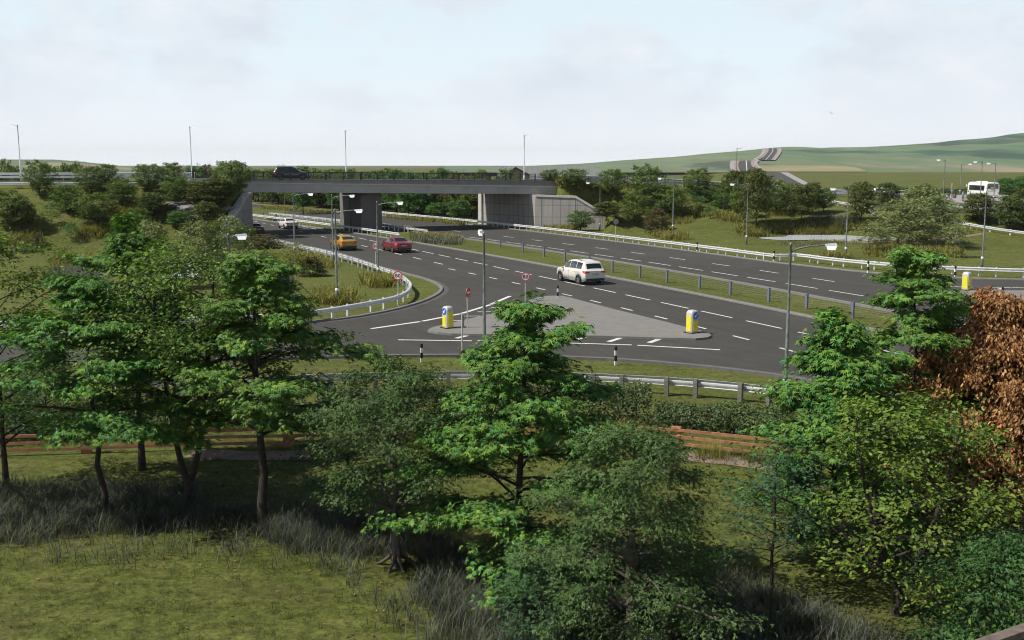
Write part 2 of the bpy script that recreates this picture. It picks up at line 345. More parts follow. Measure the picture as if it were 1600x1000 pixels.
def sst(a, b, x):
    t = np.clip((x - a) / (b - a), 0, 1); return t * t * (3 - 2 * t)

def qfit(pts):
    W = np.array([P(a, b)[:2] for a, b in pts]); return np.polyfit(W[:, 1], W[:, 0], 2)
def qx(c, y, lo=30, hi=205):
    y = np.asarray(y, float); yc = np.clip(y, lo, hi)
    return np.polyval(c, yc) + (2 * c[0] * yc + c[1]) * (y - yc)
C_ML = qfit([(400, 344), (462, 352), (560, 365), (640, 379), (720, 391), (800, 406.5), (867, 419), (945, 434), (1075, 460), (1200, 484), (1300, 502), (1350, 514)])
C_MR = qfit([(400, 335.5), (460, 340), (675, 364), (725, 372), (800, 386), (842, 391), (920, 404), (975, 411), (1050, 422), (1200, 450), (1300, 467), (1385, 485)])
C_FR = qfit([(400, 321), (520, 330), (600, 337), (675, 346), (750, 352), (800, 361), (900, 370), (1000, 384), (1100, 396), (1200, 409.5), (1300, 422)])
C_RA = qfit([(800, 371.2), (842, 376), (858, 378), (888, 381), (905.5, 384), (937, 388), (955, 391), (990, 395), (1011, 397.5), (1049, 403), (1072, 406), (1112, 411.5), (1136, 415.5)])
C_RB = qfit([(820, 382.5), (839, 384.5), (885, 391), (911, 395), (962, 402), (994, 407), (1042, 414), (1071, 419), (1222, 442.5), (1289, 453), (1306, 456), (1349, 462)])
C_LA = qfit([(826, 428), (853, 434), (894, 443), (940, 454.5), (989, 463), (1042, 474), (1100, 487), (1166, 501.5), (1200, 508), (1241, 518), (1260, 522.5), (1300, 531)])
C_LB = qfit([(813, 444.5), (826, 447.5), (867, 456), (894, 463), (942, 474), (963, 479), (992, 486.5), (1013, 491.7), (1048, 500.5), (1071, 506.5), (1111, 516.5), (1137, 522.7), (1182, 534.5), (1200, 538.5)])
def xle(y):   # left kerb of the near carriageway beyond the nose
    return -9.9 - 0.505 * (np.asarray(y, float) - 93.3) - 0.0006 * (np.asarray(y, float) - 93.3) ** 2 * (np.asarray(y, float) < 999)

# link road over the bridge: centre line with surface level
BD = np.array([0.9135, 0.4067]); BN = np.array([-0.4067, 0.9135]); BF = np.array([-34.6, 142.5])
LINK = crom([(-190, 142, 7.3), (-110, 136, 7.3), (-75, 138.0, 7.3), (-55, 141.2, 7.3), (-37, 148, 7.3), (-18.3, 156.35, 7.1), (0.4, 164.7, 6.9), (18, 172, 6.4), (40, 179.5, 5.2), (60, 183, 3.9), (76, 184, 3.35), (96, 184, 3.3)], 2.5)
RAMP = crom([(68, 170, 3.32), (60, 157, 3.2), (65, 149.5, 2.85), (78, 146.5, 2.45), (100, 145.5, 2.0), (150, 138, 1.0)], 2.5)
def near_poly(path, x, y):
    """distance to a centre line and its level there"""
    best = np.full(x.shape, 1e9); zz = np.zeros(x.shape)
    for a, b in zip(path[:-1], path[1:]):
        dx, dy = b[0] - a[0], b[1] - a[1]; L2 = dx * dx + dy * dy + 1e-9
        t = np.clip(((x - a[0]) * dx + (y - a[1]) * dy) / L2, 0, 1)
        d = np.hypot(x - a[0] - t * dx, y - a[1] - t * dy); z = a[2] + t * (b[2] - a[2]); k = d < best
        best = np.where(k, d, best); zz = np.where(k, z, zz)
    return best, zz
LP = LINK[::3]; LP = np.vstack([LP, LINK[-1:]]); RP = np.vstack([RAMP[::3], RAMP[-1:]])
PONDS = [(-29.5, 97.0, 8.0, 7.0, -0.10), (41.0, 135.0, 10.0, 6.5, 0.25)]
def HT(x, y):
    x = np.atleast_1d(np.asarray(x, float)); y = np.atleast_1d(np.asarray(y, float)); x, y = np.broadcast_arrays(x, y)
    w = sst(0.105, 0.24, x / np.maximum(y, 1)); z = 3.27 * w * sst(124, 158, y)
    und = 0.16 * np.sin(x * 0.11 + 1) * np.sin(y * 0.09) + 0.10 * np.sin(x * 0.31 + y * 0.17)
    z = z + und * sst(24, 48, x - 5 + 0.3 * (y - 100)) * (y < 160) + und * sst(50, 30, x + 60) * (x < -40)
    m = (x > -200) & (x < 160) & (y > 90) & (y < 235)
    if m.any():
        xm, ym = x[m], y[m]; zb = z[m]
        d, zc = near_poly(LP, xm, ym)
        emb = zc - 0.03 - np.maximum(0, d - 6.4) / 2.2
        xl = np.where(ym < 142.5, np.where(ym < 126, -34.4, -35.8), -35.8 - 0.60 * (ym - 142.5))
        xr = np.where(ym < 159.7, np.where(ym < 152, 13.5, 14.6), 7.2 - 0.30 * (ym - 158.2))
        emb = np.where((xm > xl) & (xm < xr), -5.0, emb)
        zb = np.maximum(zb, emb)
        d2, z2 = near_poly(RP, xm, ym)
        k = sst(11, 5.0, d2); zb = zb * (1 - k) + (z2 - 0.03) * k
        z = z.copy(); z[m] = zb
    for cx, cy, a, b, zp in PONDS:
        r = np.sqrt(((x - cx) / a) ** 2 + ((y - cy) / b) ** 2); k = sst(1.45, 1.0, r); z = z * (1 - k) + (zp - 0.25 * sst(1.08, 0.85, r) + 0.02) * k
    return z
def hz(x, y): return float(HT(x, y)[0])
def G(px, py, far=900.0):
    """where the sight line first meets the ground"""
    d = ray(px, py); t = np.concatenate([np.arange(15, 300, 0.25), np.arange(300, far, 2)])
    X, Y, Z = d[0] * t, d[1] * t, CAMH + d[2] * t
    h = HT(X, Y); k = np.argmax(Z <= h) if (Z <= h).any() else len(t) - 1
    return np.array([X[k], Y[k], h[k]])
def depth(p): return float((np.asarray(p) - np.array([0, 0, CAMH])) @ FWD)

def graded(lo, a, b, hi, step, grow=1.22):
    mid = list(np.arange(a, b + 1e-6, step)); up = []; s = step; v = mid[-1]
    while v < hi: s *= grow; v += s; up.append(min(v, hi))
    dn = []; s = step; v = mid[0]
    while v > lo: s *= grow; v -= s; dn.append(max(v, lo))
    return np.array(dn[::-1] + mid + up)
gx = graded(-8000, -110, 130, 8000, 1.0); gy = graded(-60, 8, 240, 8300, 1.0)
XX, YY = np.meshgrid(gx, gy); ZZ = HT(XX.ravel(), YY.ravel())
nx, ny = len(gx), len(gy); ii = (np.arange(ny - 1)[:, None] * nx + np.arange(nx - 1)[None]).ravel()
ground = arr_mesh('ground', np.stack([XX.ravel(), YY.ravel(), ZZ], 1), np.stack([ii, ii + 1, ii + nx + 1, ii + nx], 1), M['grass'], smooth=True)
tag(ground, kind='structure')

# ---------------------------------------------------------------- hills
def hill(name, prof, d0, d1, d2, z0, bulge, matl, seed):
    """prof: (pixel column, skyline row); slope climbs from d0 to a ridge at d1, then falls to d2"""
    px = np.arange(prof[0][0], prof[-1][0] + 1, 4.0); sky = np.interp(px, [p[0] for p in prof], [p[1] for p in prof]); rng = np.random.default_rng(seed)
    k = 0.5 ** np.arange(6); ts = np.r_[np.linspace(0, 1, 46), np.linspace(1.05, 2, 14)]; V = []
    for t in ts:
        for a, s in zip(px, sky):
            az = (a - CX) / FPX; el = math.tan(PITCH * 1.0 - math.atan((CY - s) / FPX))
            dd = d0 + (d1 - d0) * t if t <= 1 else d1 + (d2 - d1) * (t - 1)
            zr = CAMH - d1 * el
            f = (1 - (1 - t) ** bulge) if t <= 1 else (1 - (t - 1) ** 2)
            und = 1.0 + 0.05 * math.sin(a * 0.02 + t * 9) + 0.03 * math.sin(a * 0.05 - t * 17)
            zz = z0 + max(0, zr - z0) * f * (und if 0.05 < t < 0.92 else 1)
            V.append((az * dd, dd, zz if t <= 1 else zz))
    n = len(px); q = (np.arange(len(ts) - 1)[:, None] * n + np.arange(n - 1)[None]).ravel()
    o = arr_mesh(name, np.array(V), np.stack([q, q + 1, q + n + 1, q + n], 1), matl, smooth=True); tag(o, kind='structure'); return np.array(V).reshape(len(ts), n, 3), px, ts
HG, HPX, HTS = hill('hill', [(690, 271), (740, 268), (790, 262), (840, 258.5), (900, 256), (950, 252.5), (1000, 248.5), (1050, 245), (1100, 240), (1150, 236), (1186, 232.5), (1250, 231), (1320, 231), (1380, 228), (1440, 224), (1500, 219), (1560, 213), (1600, 210), (1700, 200), (1850, 192), (2100, 186)], 860, 1900, 3200, 3.1, 1.25, M['hill'], 3)
hill('hill', [(-400, 262), (-250, 258), (-120, 254), (-40, 251), (20, 249.2), (90, 249.2), (130, 252), (165, 256), (200, 260), (235, 265), (260, 270)], 700, 1300, 2300, -0.5, 1.3, M['hill'], 5)
def on_hill(px, py):
    """point of the hill seen at a photo position, taken from its mesh grid"""
    j = int(round((px - HPX[0]) / 4.0)); j = max(0, min(len(HPX) - 1, j)); col = HG[:46, j]
    rows = CY - FPX * np.tan(PITCH - np.arctan((CAMH - col[:, 2]) / np.hypot(col[:, 1], 0)))
    k = np.interp(-py, -rows, np.arange(46)); i = int(k); f = k - i; i2 = min(i + 1, 45)
    p = col[i] * (1 - f) + col[i2] * f; d = p[1]; return np.array([(px - CX) / FPX * d, d, p[2]])
# road climbing the hill, in two stretches with footways
def hill_ribbon(name, left, right, matl, lift=0.9):
    mb = MB(); L = [on_hill(*p) for p in left]; Rr = [on_hill(*p) for p in right]; n = len(L)
    L = crom(L, 15); k = len(L); Rr = crom(Rr, 15)
    s = np.linspace(0, 1, 60); f = lambda A: np.stack([np.interp(s, np.linspace(0, 1, len(A)), A[:, c]) for c in range(3)], 1)
    L, Rr = f(L), f(Rr); L[:, 2] += lift; Rr[:, 2] += lift
    vs = list(L) + list(Rr) + [p - np.array([0, 0, 3.0]) for p in L] + [p - np.array([0, 0, 3.0]) for p in Rr]
    fs = [(i, 60 + i, 61 + i, i + 1) for i in range(59)] + [(i, i + 1, 121 + i, 120 + i) for i in range(59)] + [(60 + i, 180 + i, 181 + i, 61 + i) for i in range(59)]
    o = mb.add(vs, fs).build(name, matl); return tag(o, kind='structure')
lo_rows = [(270, 1153, 1188), (262, 1150, 1178), (256, 1150, 1172), (252.5, 1152, 1170)]
hill_ribbon('hill_road', [(a, y) for y, a, b in lo_rows], [(b, y) for y, a, b in lo_rows], M['asphalt_link'], 0.9)
hill_ribbon('hill_footway', [(a - 13, y) for y, a, b in lo_rows], [(a - 6, y) for y, a, b in lo_rows], M['footway'], 1.1)
hill_ribbon('hill_cycleway', [(a - 6, y) for y, a, b in lo_rows], [(a, y) for y, a, b in lo_rows], M['pink'], 1.0)
up_rows = [(251.5, 1184, 1200), (246, 1189, 1204), (240, 1194, 1208), (236, 1196, 1209), (232.6, 1196, 1208)]
jn = [(270, 1182, 1188), (262, 1172, 1178), (256, 1169, 1174), (252, 1171, 1177), (250, 1178, 1182), (246, 1185, 1189), (240, 1190, 1194), (236, 1191, 1196), (232.6, 1191, 1196)]
hill_ribbon('hill_road', [(a, y) for y, a, b in up_rows], [(b, y) for y, a, b in up_rows], M['asphalt_link'], 0.9)
hill_ribbon('hill_cycleway', [(a, y) for y, a, b in jn], [(b, y) for y, a, b in jn], M['pink'], 1.0)
hill_ribbon('hill_footway', [(b if y > 251 else a - 5, y) for y, a, b in jn], [(b + 5 if y > 251 else a, y) for y, a, b in jn], M['footway'], 1.15)
hill_ribbon('hill_cycleway', [(b, y) for y, a, b in up_rows], [(b + 3, y) for y, a, b in up_rows], M['pink'], 1.0)
hill_ribbon('hill_footway', [(b + 3, y) for y, a, b in up_rows], [(b + 7, y) for y, a, b in up_rows], M['footway'], 1.1)
hill_ribbon('hill_road_marking', [(1163 + (270 - y) * -0.1, y) for y in (269, 262, 256, 253)], [(1164.2 + (270 - y) * -0.1, y) for y in (269, 262, 256, 253)], M['paint'], 1.3)
hill_ribbon('hill_road_marking', [(0.5 * (a + b) - .4, y) for y, a, b in up_rows], [(0.5 * (a + b) + .4, y) for y, a, b in up_rows], M['paint'], 1.3)
hill_ribbon('field', [(1186, 269), (1182, 262), (1177, 259.3)], [(1350, 269.2), (1330, 262), (1300, 259.5)], M['field'], 0.5)
# straight road over the plain down to the roundabout
zp = 3.36
tag(MB().sheet([tuple(P(*p, zp)) for p in [(1188, 269.3), (1219, 269.3), (1250, 286), (1278, 300), (1300, 310), (1240, 312), (1215, 294)]]).build('plain_road', M['asphalt_link']), kind='structure')
tag(MB().sheet([tuple(P(*p, zp + .1)) for p in [(1219, 269.3), (1231, 269.3), (1263, 286), (1283, 297), (1276, 299), (1250, 286)]]).build('plain_footway', M['footway']), kind='structure')

# ---------------------------------------------------------------- roads
ys = np.arange(330, 34, -3.0)
ML = np.stack([qx(C_ML, ys), ys], 1); MR = np.stack([qx(C_MR, ys), ys], 1)
yf = np.arange(330, 97, -3.0); FRn = np.stack([qx(C_FR, yf), yf], 1)
FR = np.vstack([FRn[:-2], crom([FRn[-2], (31.2, 93.2), (35.4, 89.4), (42.2, 86.8), (60, 84.5), (110, 83)], 2.0)])
NOSE = crom([(float(xle(330)), 330), (float(xle(250)), 250), (float(xle(180)), 180), (float(xle(141)), 141), (float(xle(116)), 116), (float(xle(100)), 100), (-9.2, 92), (-7.1, 87.6), (-5.7, 83.2), (-5.25, 79.6), (-5.6, 75.6), (-6.7, 71.2), (-8.4, 67.4), (-10.8, 64.3), (-14.5, 61.9), (-20, 60), (-30, 57.6), (-50, 53), (-90, 43)], 1.5)
SLIP = crom([(-90, 30), (-40, 46), (-20, 50), (-10.7, 51.4), (-7.2, 51.8), (-4, 52.05), (-0.8, 52.05), (2.5, 51.6), (4.7, 51.1), (7, 50.2), (9.1, 49.1), (11.7, 47.3), (14, 45), (19, 39.5), (26, 31)], 1.5)
z3 = lambda A, z: [(float(p[0]), float(p[1]), z) for p in A]
tag(MB().sheet(z3(ML, .012) + z3(SLIP[::-1], .012) + z3(NOSE[::-1], .012)).build('road', M['asphalt']), kind='structure')
tag(MB().sheet(z3(FR, .012) + [(110, 40, .012)] + z3(MR[::-1], .012)).build('road', M['asphalt']), kind='structure')
KP = [(-0.02, -0.05), (-0.02, 0.10), (0.02, 0.13), (0.24, 0.13), (0.24, -0.05)]
def kerb(path, flip=False, w=1.0, m='kerb'):
    p = np.c_[path, np.zeros(len(path))]; pr = [(o * w * (-1 if flip else 1), h) for o, h in KP]
    tag(MB().sweep(pr, p, closed=True).build('kerb', M[m]), kind='structure')
kerb(ML, False, 1.6); kerb(MR, True, 1.6); kerb(FR, False, 1.4); kerb(NOSE, True); kerb(SLIP, True, 1.3, 'kerb_dark')
def strip(path, o0, o1, z, name, m):
    p = np.c_[path, np.full(len(path), z)]; tag(MB().sweep([(o0, 0), (o1, 0)], p).build(name, m), kind='structure')
strip(SLIP, 0.03, 0.62, .017, 'drainage_channel', M['channel']); strip(NOSE, 0.03, 0.45, .017, 'drainage_channel', M['channel'])
# traffic islands
isl = [(668, 516), (671, 513.5), (676, 511), (700, 505.5), (760, 491.5), (800, 482), (815, 475), (827, 469), (840, 464.3), (852, 462.4), (868, 461.8), (880, 462.2), (890, 464.5), (960, 483), (1040, 502.5), (1106, 519.5), (1112, 523.5), (1106, 526.8), (1087, 528.6), (1040, 527.5), (950, 524.7), (850, 522.8), (760, 522), (705, 521), (684, 519.2)]
ISL = [P(a, b, .13) for a, b in isl]
MBi = MB().prism(ISL, -.02, .13, 0, 1)
tag(MBi.build('traffic_island', [M['island'], M['kerb']]), kind='structure')
isr = [(1484, 456.5), (1496, 454), (1600, 453.5), (1700, 452), (1700, 490), (1600, 475.5), (1545, 466)]
tag(MB().prism([P(a, b, .13) for a, b in isr], -.02, .13, 0, 1).build('traffic_island', [M['island'], M['kerb']]), kind='structure')

# ---------------------------------------------------------------- road markings
pm = MB()
def seg(a, b, w, z=0.018):
    a, b = np.asarray(a)[:2], np.asarray(b)[:2]; t = (b - a) / np.linalg.norm(b - a); n = np.array([-t[1], t[0]]) * w / 2
    pm.add([(*(a + n), z), (*(a - n), z), (*(b - n), z), (*(b + n), z)], [(0, 1, 2, 3)])
def lane(c, y0, y1, dash, gap, w, ph=0.0):
    y = np.arange(y0, y1, -0.25); x = qx(c, y); s = np.r_[0, np.cumsum(np.hypot(np.diff(x), np.diff(y)))]
    q = ph
    while q + dash < s[-1]:
        seg((np.interp(q, s, x), np.interp(q, s, y)), (np.interp(q + dash, s, x), np.interp(q + dash, s, y)), w); q += dash + gap
lane(C_LA, 190, 36, 3.35, 1.45, .17); lane(C_LB, 97, 36, 1.5, 2.75, .17, .3)
C_LB2 = np.array(C_LA); lane(C_LA - np.array([0, 0, 3.9]), 190, 97, 2.4, 3.6, .17)
lane(C_RB, 260, 60, 3.8, 1.35, .17, .8); lane(C_RA, 260, 84, 2.75, 4.6, .17, 1.6)
def pseg(a, b, w=.2): seg(P(*a), P(*b), w, .021)
for a, b in [((580, 514), (656, 503)), ((660, 502.3), (720, 490.5)), ((722, 490), (766, 476.5)), ((767, 476), (797, 463))]: pseg(a, b, .28)
for a, b in [((708, 501.3), (721, 501)), ((725, 494.3), (754, 494.3)), ((746, 487.5), (777, 487.5)), ((767, 481), (797, 481)), ((787, 474.3), (812, 473.8))]: pseg(a, b, .15)
for a, b in [((622, 531.5), (737, 533)), ((746, 533), (862, 535.4)), ((872, 536), (987, 539.5)), ((996, 540), (1125, 547)), ((1437, 447), (1520, 449)), ((1529, 449), (1600, 450)), ((1575, 480), (1620, 486))]: pseg(a, b, .2)
for a, b in [((713, 529), (734, 523.7)), ((775, 529), (790, 525)), ((835, 530.5), (852, 526)), ((897, 532), (913, 527.6)), ((951, 534.5), (969.5, 528.6)), ((1014, 536), (1031, 530)), ((1560, 452.5), (1565, 451))]: pseg(a, b, .3)
tag(pm.build('road_marking', M['paint']), kind='structure')

# link road surface, verge edge and roundabout apron
strip3 = lambda path, o0, o1, dz, name, m: tag(MB().sweep([(o0, dz), (o1, dz)], path).build(name, m), kind='structure')
LINKS = LINK[LINK[:, 0] < 70]
strip3(LINKS, -4.2, 4.2, 0.03, 'link_road', M['asphalt_link']); strip3(RAMP, -4.0, 4.0, 0.03, 'slip_ramp', M['asphalt_link'])
for o in (-4.2, 4.2): strip3(LINKS, o - .12, o + .12, 0.09, 'link_kerb', M['kerb'])
ap = [(1262, 304), (1292, 299.5), (1330, 299), (1440, 302.5), (1468, 306), (1700, 306), (1700, 324), (1500, 321.5), (1455, 322), (1400, 325), (1330, 319), (1290, 312)]
tag(MB().prism([tuple(P(*p, 3.34)) for p in ap], 2.3, 3.34).build('roundabout', M['asphalt_link']), kind='structure')
tag(MB().prism([P(*p, 3.45) for p in [(1460, 304.5), (1520, 304.5), (1600, 305), (1600, 322), (1545, 321), (1508, 318), (1462, 308.5)]], 3.3, 3.45).build('bus_stop_footway', M['footway']), kind='structure')
tag(MB().prism([P(*p, 3.5) for p in [(1315, 305.5), (1322, 302.5), (1345, 301.5), (1380, 302), (1405, 305), (1390, 309.5), (1340, 309.5), (1320, 308)]], 3.3, 3.5).build('roundabout_island', M['grass']), kind='structure')

# ponds, footpath, bare patches
def blob(cx, cy, a, b, z, n=48, seed=0, w=.1):
    r = np.random.default_rng(seed); ph = r.uniform(0, 6, 4)
    return [(cx + a * math.cos(t) * (1 + w * math.sin(3 * t + ph[0]) + w * .6 * math.sin(5 * t + ph[1])), cy + b * math.sin(t) * (1 + w * math.sin(4 * t + ph[2]) + w * .5 * math.sin(7 * t + ph[3])), z) for t in np.linspace(0, 2 * math.pi, n, endpoint=False)]
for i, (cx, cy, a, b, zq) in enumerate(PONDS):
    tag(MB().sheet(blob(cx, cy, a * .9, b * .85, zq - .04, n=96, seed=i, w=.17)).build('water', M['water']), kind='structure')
def path_ribbon(pts, w, name, m, lift=.02):
    p = crom([(a, b, 0) for a, b in pts], .5); rng = np.random.default_rng(5); mb = MB(); vs = []
    for i, q in enumerate(p):
        t = p[min(i + 1, len(p) - 1)] - p[max(i - 1, 0)]; n = np.array([-t[1], t[0]]) / (np.hypot(t[0], t[1]) + 1e-9)
        for o in (-w / 2 - rng.uniform(0, .1), w / 2 + rng.uniform(0, .1)):
            x, y = q[0] + n[0] * o, q[1] + n[1] * o; vs.append((x, y, hz(x, y) + lift))
    return tag(mb.add(vs, [(2 * i, 2 * i + 1, 2 * i + 3, 2 * i + 2) for i in range(len(p) - 1)]).build(name, m), kind='structure')
path_ribbon([(-10.6, 34.1), (-9.5, 33.85), (-8.2, 33.7), (-6.6, 33.9)], 1.0, 'footpath', M['dirt'])
path_ribbon([(4.6, 33.9), (6.0, 33.5), (7.4, 33.0), (8.6, 32.2)], 1.0, 'footpath', M['dirt'])
path_ribbon([G(1250, 383)[:2], G(1320, 380.5)[:2], G(1400, 377)[:2], G(1480, 373)[:2], G(1535, 366)[:2]], .8, 'footpath', M['dirt'], .04)
path_ribbon([G(112, 443)[:2], G(130, 444)[:2], G(180, 447)[:2], G(230, 449)[:2]], .9, 'footpath', M['dirt'], .03)
# ---------------------------------------------------------------- bridge
def bp(s, o, z): return (BF[0] + BD[0] * s + BN[0] * o, BF[1] + BD[1] * s + BN[1] * o, z)
br = thing('road_bridge', 'grey concrete road bridge carrying the link road over the dual carriageway', 'bridge', bp(20, 6, 0))
inv = lambda p: (p[0] - br.location[0], p[1] - br.location[1], p[2] - br.location[2])
lz = lambda s: 7.05 - 0.80 * s / 41.0      # string course level
sz = lambda s: 5.82 - 0.72 * s / 41.0      # soffit level
rz_ = lambda s: 7.3 - 0.4 * s / 41.0       # road level
ss = np.linspace(-7, 50, 20); DW = 11.6
d = MB()
vs = []
for s in ss: vs += [inv(bp(s, 0, sz(s))), inv(bp(s, 0, lz(s))), inv(bp(s, .25, rz_(s) - .06)), inv(bp(s, DW - .25, rz_(s) - .06)), inv(bp(s, DW, lz(s))), inv(bp(s, DW, sz(s)))]
d.add(vs, [(i * 6 + j, i * 6 + (j + 1) % 6, i * 6 + 6 + (j + 1) % 6, i * 6 + 6 + j) for i in range(19) for j in range(6)])
d.add(vs[:6], [tuple(range(6))]); d.add(vs[-6:], [tuple(range(6))]); d.build('deck', M['fascia'], br)
def long_box(o0, o1, zf, h, name, m, s0=-7, s1=50):
    b = MB(); vs = []
    for s in np.linspace(s0, s1, 12): vs += [inv(bp(s, o0, zf(s))), inv(bp(s, o1, zf(s))), inv(bp(s, o1, zf(s) + h(s))), inv(bp(s, o0, zf(s) + h(s)))]
    b.add(vs, [(i * 4 + j, i * 4 + (j + 1) % 4, i * 4 + 4 + (j + 1) % 4, i * 4 + 4 + j) for i in range(11) for j in range(4)])
    b.add(vs[:4], [(0, 1, 2, 3)]); b.add(vs[-4:], [(0, 1, 2, 3)]); return b.build(name, m, br)
long_box(-.14, .22, lambda s: lz(s) - .1, lambda s: .16, 'string_course', M['ledge'])
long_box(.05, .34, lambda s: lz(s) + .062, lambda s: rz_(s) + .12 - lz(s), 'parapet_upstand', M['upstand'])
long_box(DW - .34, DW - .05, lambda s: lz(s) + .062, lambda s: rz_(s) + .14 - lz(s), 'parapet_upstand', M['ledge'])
long_box(DW - 1.9, DW - .36, lambda s: rz_(s) - .04, lambda s: .14, 'footway_edge', M['footway'])
long_box(.36, 1.7, lambda s: rz_(s) - .04, lambda s: .14, 'footway_edge', M['upstand'])
# pier: wall of four flat ribs along the median
pA, pB = np.array([-20.2, 152.6]), np.array([-24.7, 161.0]); L = np.linalg.norm(pB - pA); ang = math.atan2(*(pB - pA)[::-1])
pr = MB()
for k in range(4):
    c = pA + (pB - pA) * (k + .5) / 4; pr.box(inv((c[0], c[1], 2.72)), (L / 4 - .14, 3.2 - .2 * (k % 2), 5.44), ang)
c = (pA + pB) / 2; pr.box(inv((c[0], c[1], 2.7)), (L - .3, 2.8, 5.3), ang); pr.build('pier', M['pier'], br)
def wall(name, a, b, tops, th, m=M['panel'], cope=True):
    """wall on the line a-b; tops = [(fraction, level)]; thickness to the left of travel; own axes so panels follow the wall"""
    a, b = np.array(a, float), np.array(b, float); Lw = np.linalg.norm(b - a); an = math.atan2(b[1] - a[1], b[0] - a[0])
    mb = MB(); n = len(tops); vs = []
    for o in (0, th):
        for f, z in tops: vs.append((f * Lw, o, z))
        for f, z in tops[::-1]: vs.append((f * Lw, o, -.6))
    m2 = 2 * n
    mb.add(vs, [tuple(range(m2)), tuple(range(m2, 2 * m2))[::-1]] + [(i, i + m2, (i + 1) % m2 + m2, (i + 1) % m2) for i in range(m2)])
    for j in (0.09, 0.58) if cope else ():
        z = np.interp(j, [t[0] for t in tops], [t[1] for t in tops]); mb.box((j * Lw, -.004, z / 2 - .25), (.09, .03, z - .3), mi=1)
    o = mb.build(name, [m, M['channel']], br); o.location = inv((a[0], a[1], 0)); o.rotation_euler = (0, 0, an)
    if cope:
        cb = MB(); pth = [(f * Lw, -.02 + th / 2, z + .02) for f, z in tops]
        for p, q in zip(pth[:-1], pth[1:]):
            vs = []
            for r in (p, q): vs += [(r[0], -.12, r[2] - .28), (r[0], th + .1, r[2] - .28), (r[0], th + .1, r[2] + .02), (r[0], -.12, r[2] + .02)]
            cb.add(vs, [(0, 1, 5, 4), (1, 2, 6, 5), (2, 3, 7, 6), (3, 0, 4, 7), (0, 1, 2, 3), (4, 5, 6, 7)])
        cb.build('coping', M['ledge'], o)
    return o
rc = np.array([3.5, 158.2]); AE = np.array([-8.5, 11.3]); wall('abutment', rc + AE, rc, [(0, 5.3), (1, 5.03)], 1.2, cope=False)
wall('wing_wall', rc + (.02, 0), rc + (10.2, -1.7), [(0, 5.03), (.07, 5.0), (.575, 4.86), (1.0, 2.3)], .7)
lc = np.array([-34.9, 142.6]); wall('abutment', lc, lc + (-11.4, 19.5), [(0, 5.76), (1, 5.9)], 1.2, cope=False)
wall('wing_wall', (-34.35, 127.5), lc + (0, -.02), [(0, 2.0), (.80, 5.6), (.9, 5.76), (1.0, 5.76)], .7)
strip_ = MB(); e = rc + AE; strip_.box(inv((e[0] + .05, e[1] - .2, 2.6)), (.9, .5, 5.1), math.atan2(AE[1], AE[0])); strip_.build('abutment_lit_end', M['ledge'], br)  # wall end in paler concrete, its sunlit strip put into the colour

# railings on the bridge
def railing(o, label, s0, s1, step, ph):
    r = thing('bridge_railing', label, 'railing', bp(s0, o, rz_(s0)), 0, 'bridge railings'); q = lambda s, dz: tuple(np.array(bp(s, o, rz_(s) + dz)) - np.array(r.location))
    rails = MB(); rails.tube([q(s, 1.18) for s in np.linspace(s0, s1, 9)], .035, 5); rails.tube([q(s, .22) for s in np.linspace(s0, s1, 9)], .028, 5); rails.build('rail', M['black'], r)
    b = MB()
    for s in np.arange(s0 + .1, s1, .24):
        b.box(q(s, .69), (.022, .022, .94))
    b.build('baluster_panel', M['black'], r)
    for k, s in enumerate(np.arange(s0 + ph, s1, step)):
        w = .2 if k % 2 == 0 else .11; pb = MB(); pb.box((0, 0, .6), (w, .12, 1.34), math.atan2(BD[1], BD[0])); po = pb.build('post', M['black'], r); po.location = q(s, 0)
railing(.2, 'black upright railing along the near edge of the road bridge', -6, 45, 2.45, 1.2)
railing(DW - .2, 'black upright railing along the far edge of the road bridge behind the lamp posts', -7, 43, 2.45, .7)

# ---------------------------------------------------------------- crash barriers
WB = [(0, -.16), (.06, -.155), (.11, -.12), (.11, -.075), (.015, -.035), (.015, .035), (.11, .075), (.11, .12), (.06, .155), (0, .16)]
WB = WB + [(o - .012, h) for o, h in WB[::-1]]
def barrier(label, path, step=1.9, zb=.60, side=1, post='steel', double=False, pair=False, pw=.11, post_off=.12, group='steel crash barriers', twolevel=False):
    p = resample(crom(path, 1.0), .6); c0 = p[0]; t = thing('crash_barrier', label, 'crash barrier', c0, 0, group); p = p - c0
    zs = [zb] if not twolevel else [zb, zb + .42]
    for z in zs:
        MB().sweep([(o * side, h + z) for o, h in WB], p, closed=True, cap=True).build('beam', M['steel'], t)
        if double: MB().sweep([(-o * side - .3 * side, h + z) for o, h in WB], p, closed=True, cap=True).build('beam', M['steel'], t)
    q = resample(p, step); base = None; h = zs[-1] + .2
    for i, a in enumerate(q[:100]):
        b = q[min(i + 1, len(q) - 1)]; an = math.atan2(b[1] - a[1], b[0] - a[0]) if i < len(q) - 1 else an
        n = np.array([-math.sin(an), math.cos(an)]) * (-post_off * side); sh = (.22 * (i % 2) * step if pair else 0)
        if base is None: base = MB().box((0, 0, h / 2 - .15), (pw, pw * 1.1, h + .3)).build('post', M[post], t); o = base
        else: o = base.copy(); link(o, t)
        o.location = (a[0] + n[0] - math.cos(an) * sh, a[1] + n[1] - math.sin(an) * sh, a[2]); o.rotation_euler = (0, 0, an)
    return t
PB = lambda px, py, z=.72: tuple(P(px, py, z)[:2]) + (0.0,)
off = lambda c, ys, o: [(float(qx(c, y)) + o, y, 0.0) for y in ys]
def surf(path): return [(p[0], p[1], hz(p[0], p[1])) for p in path]
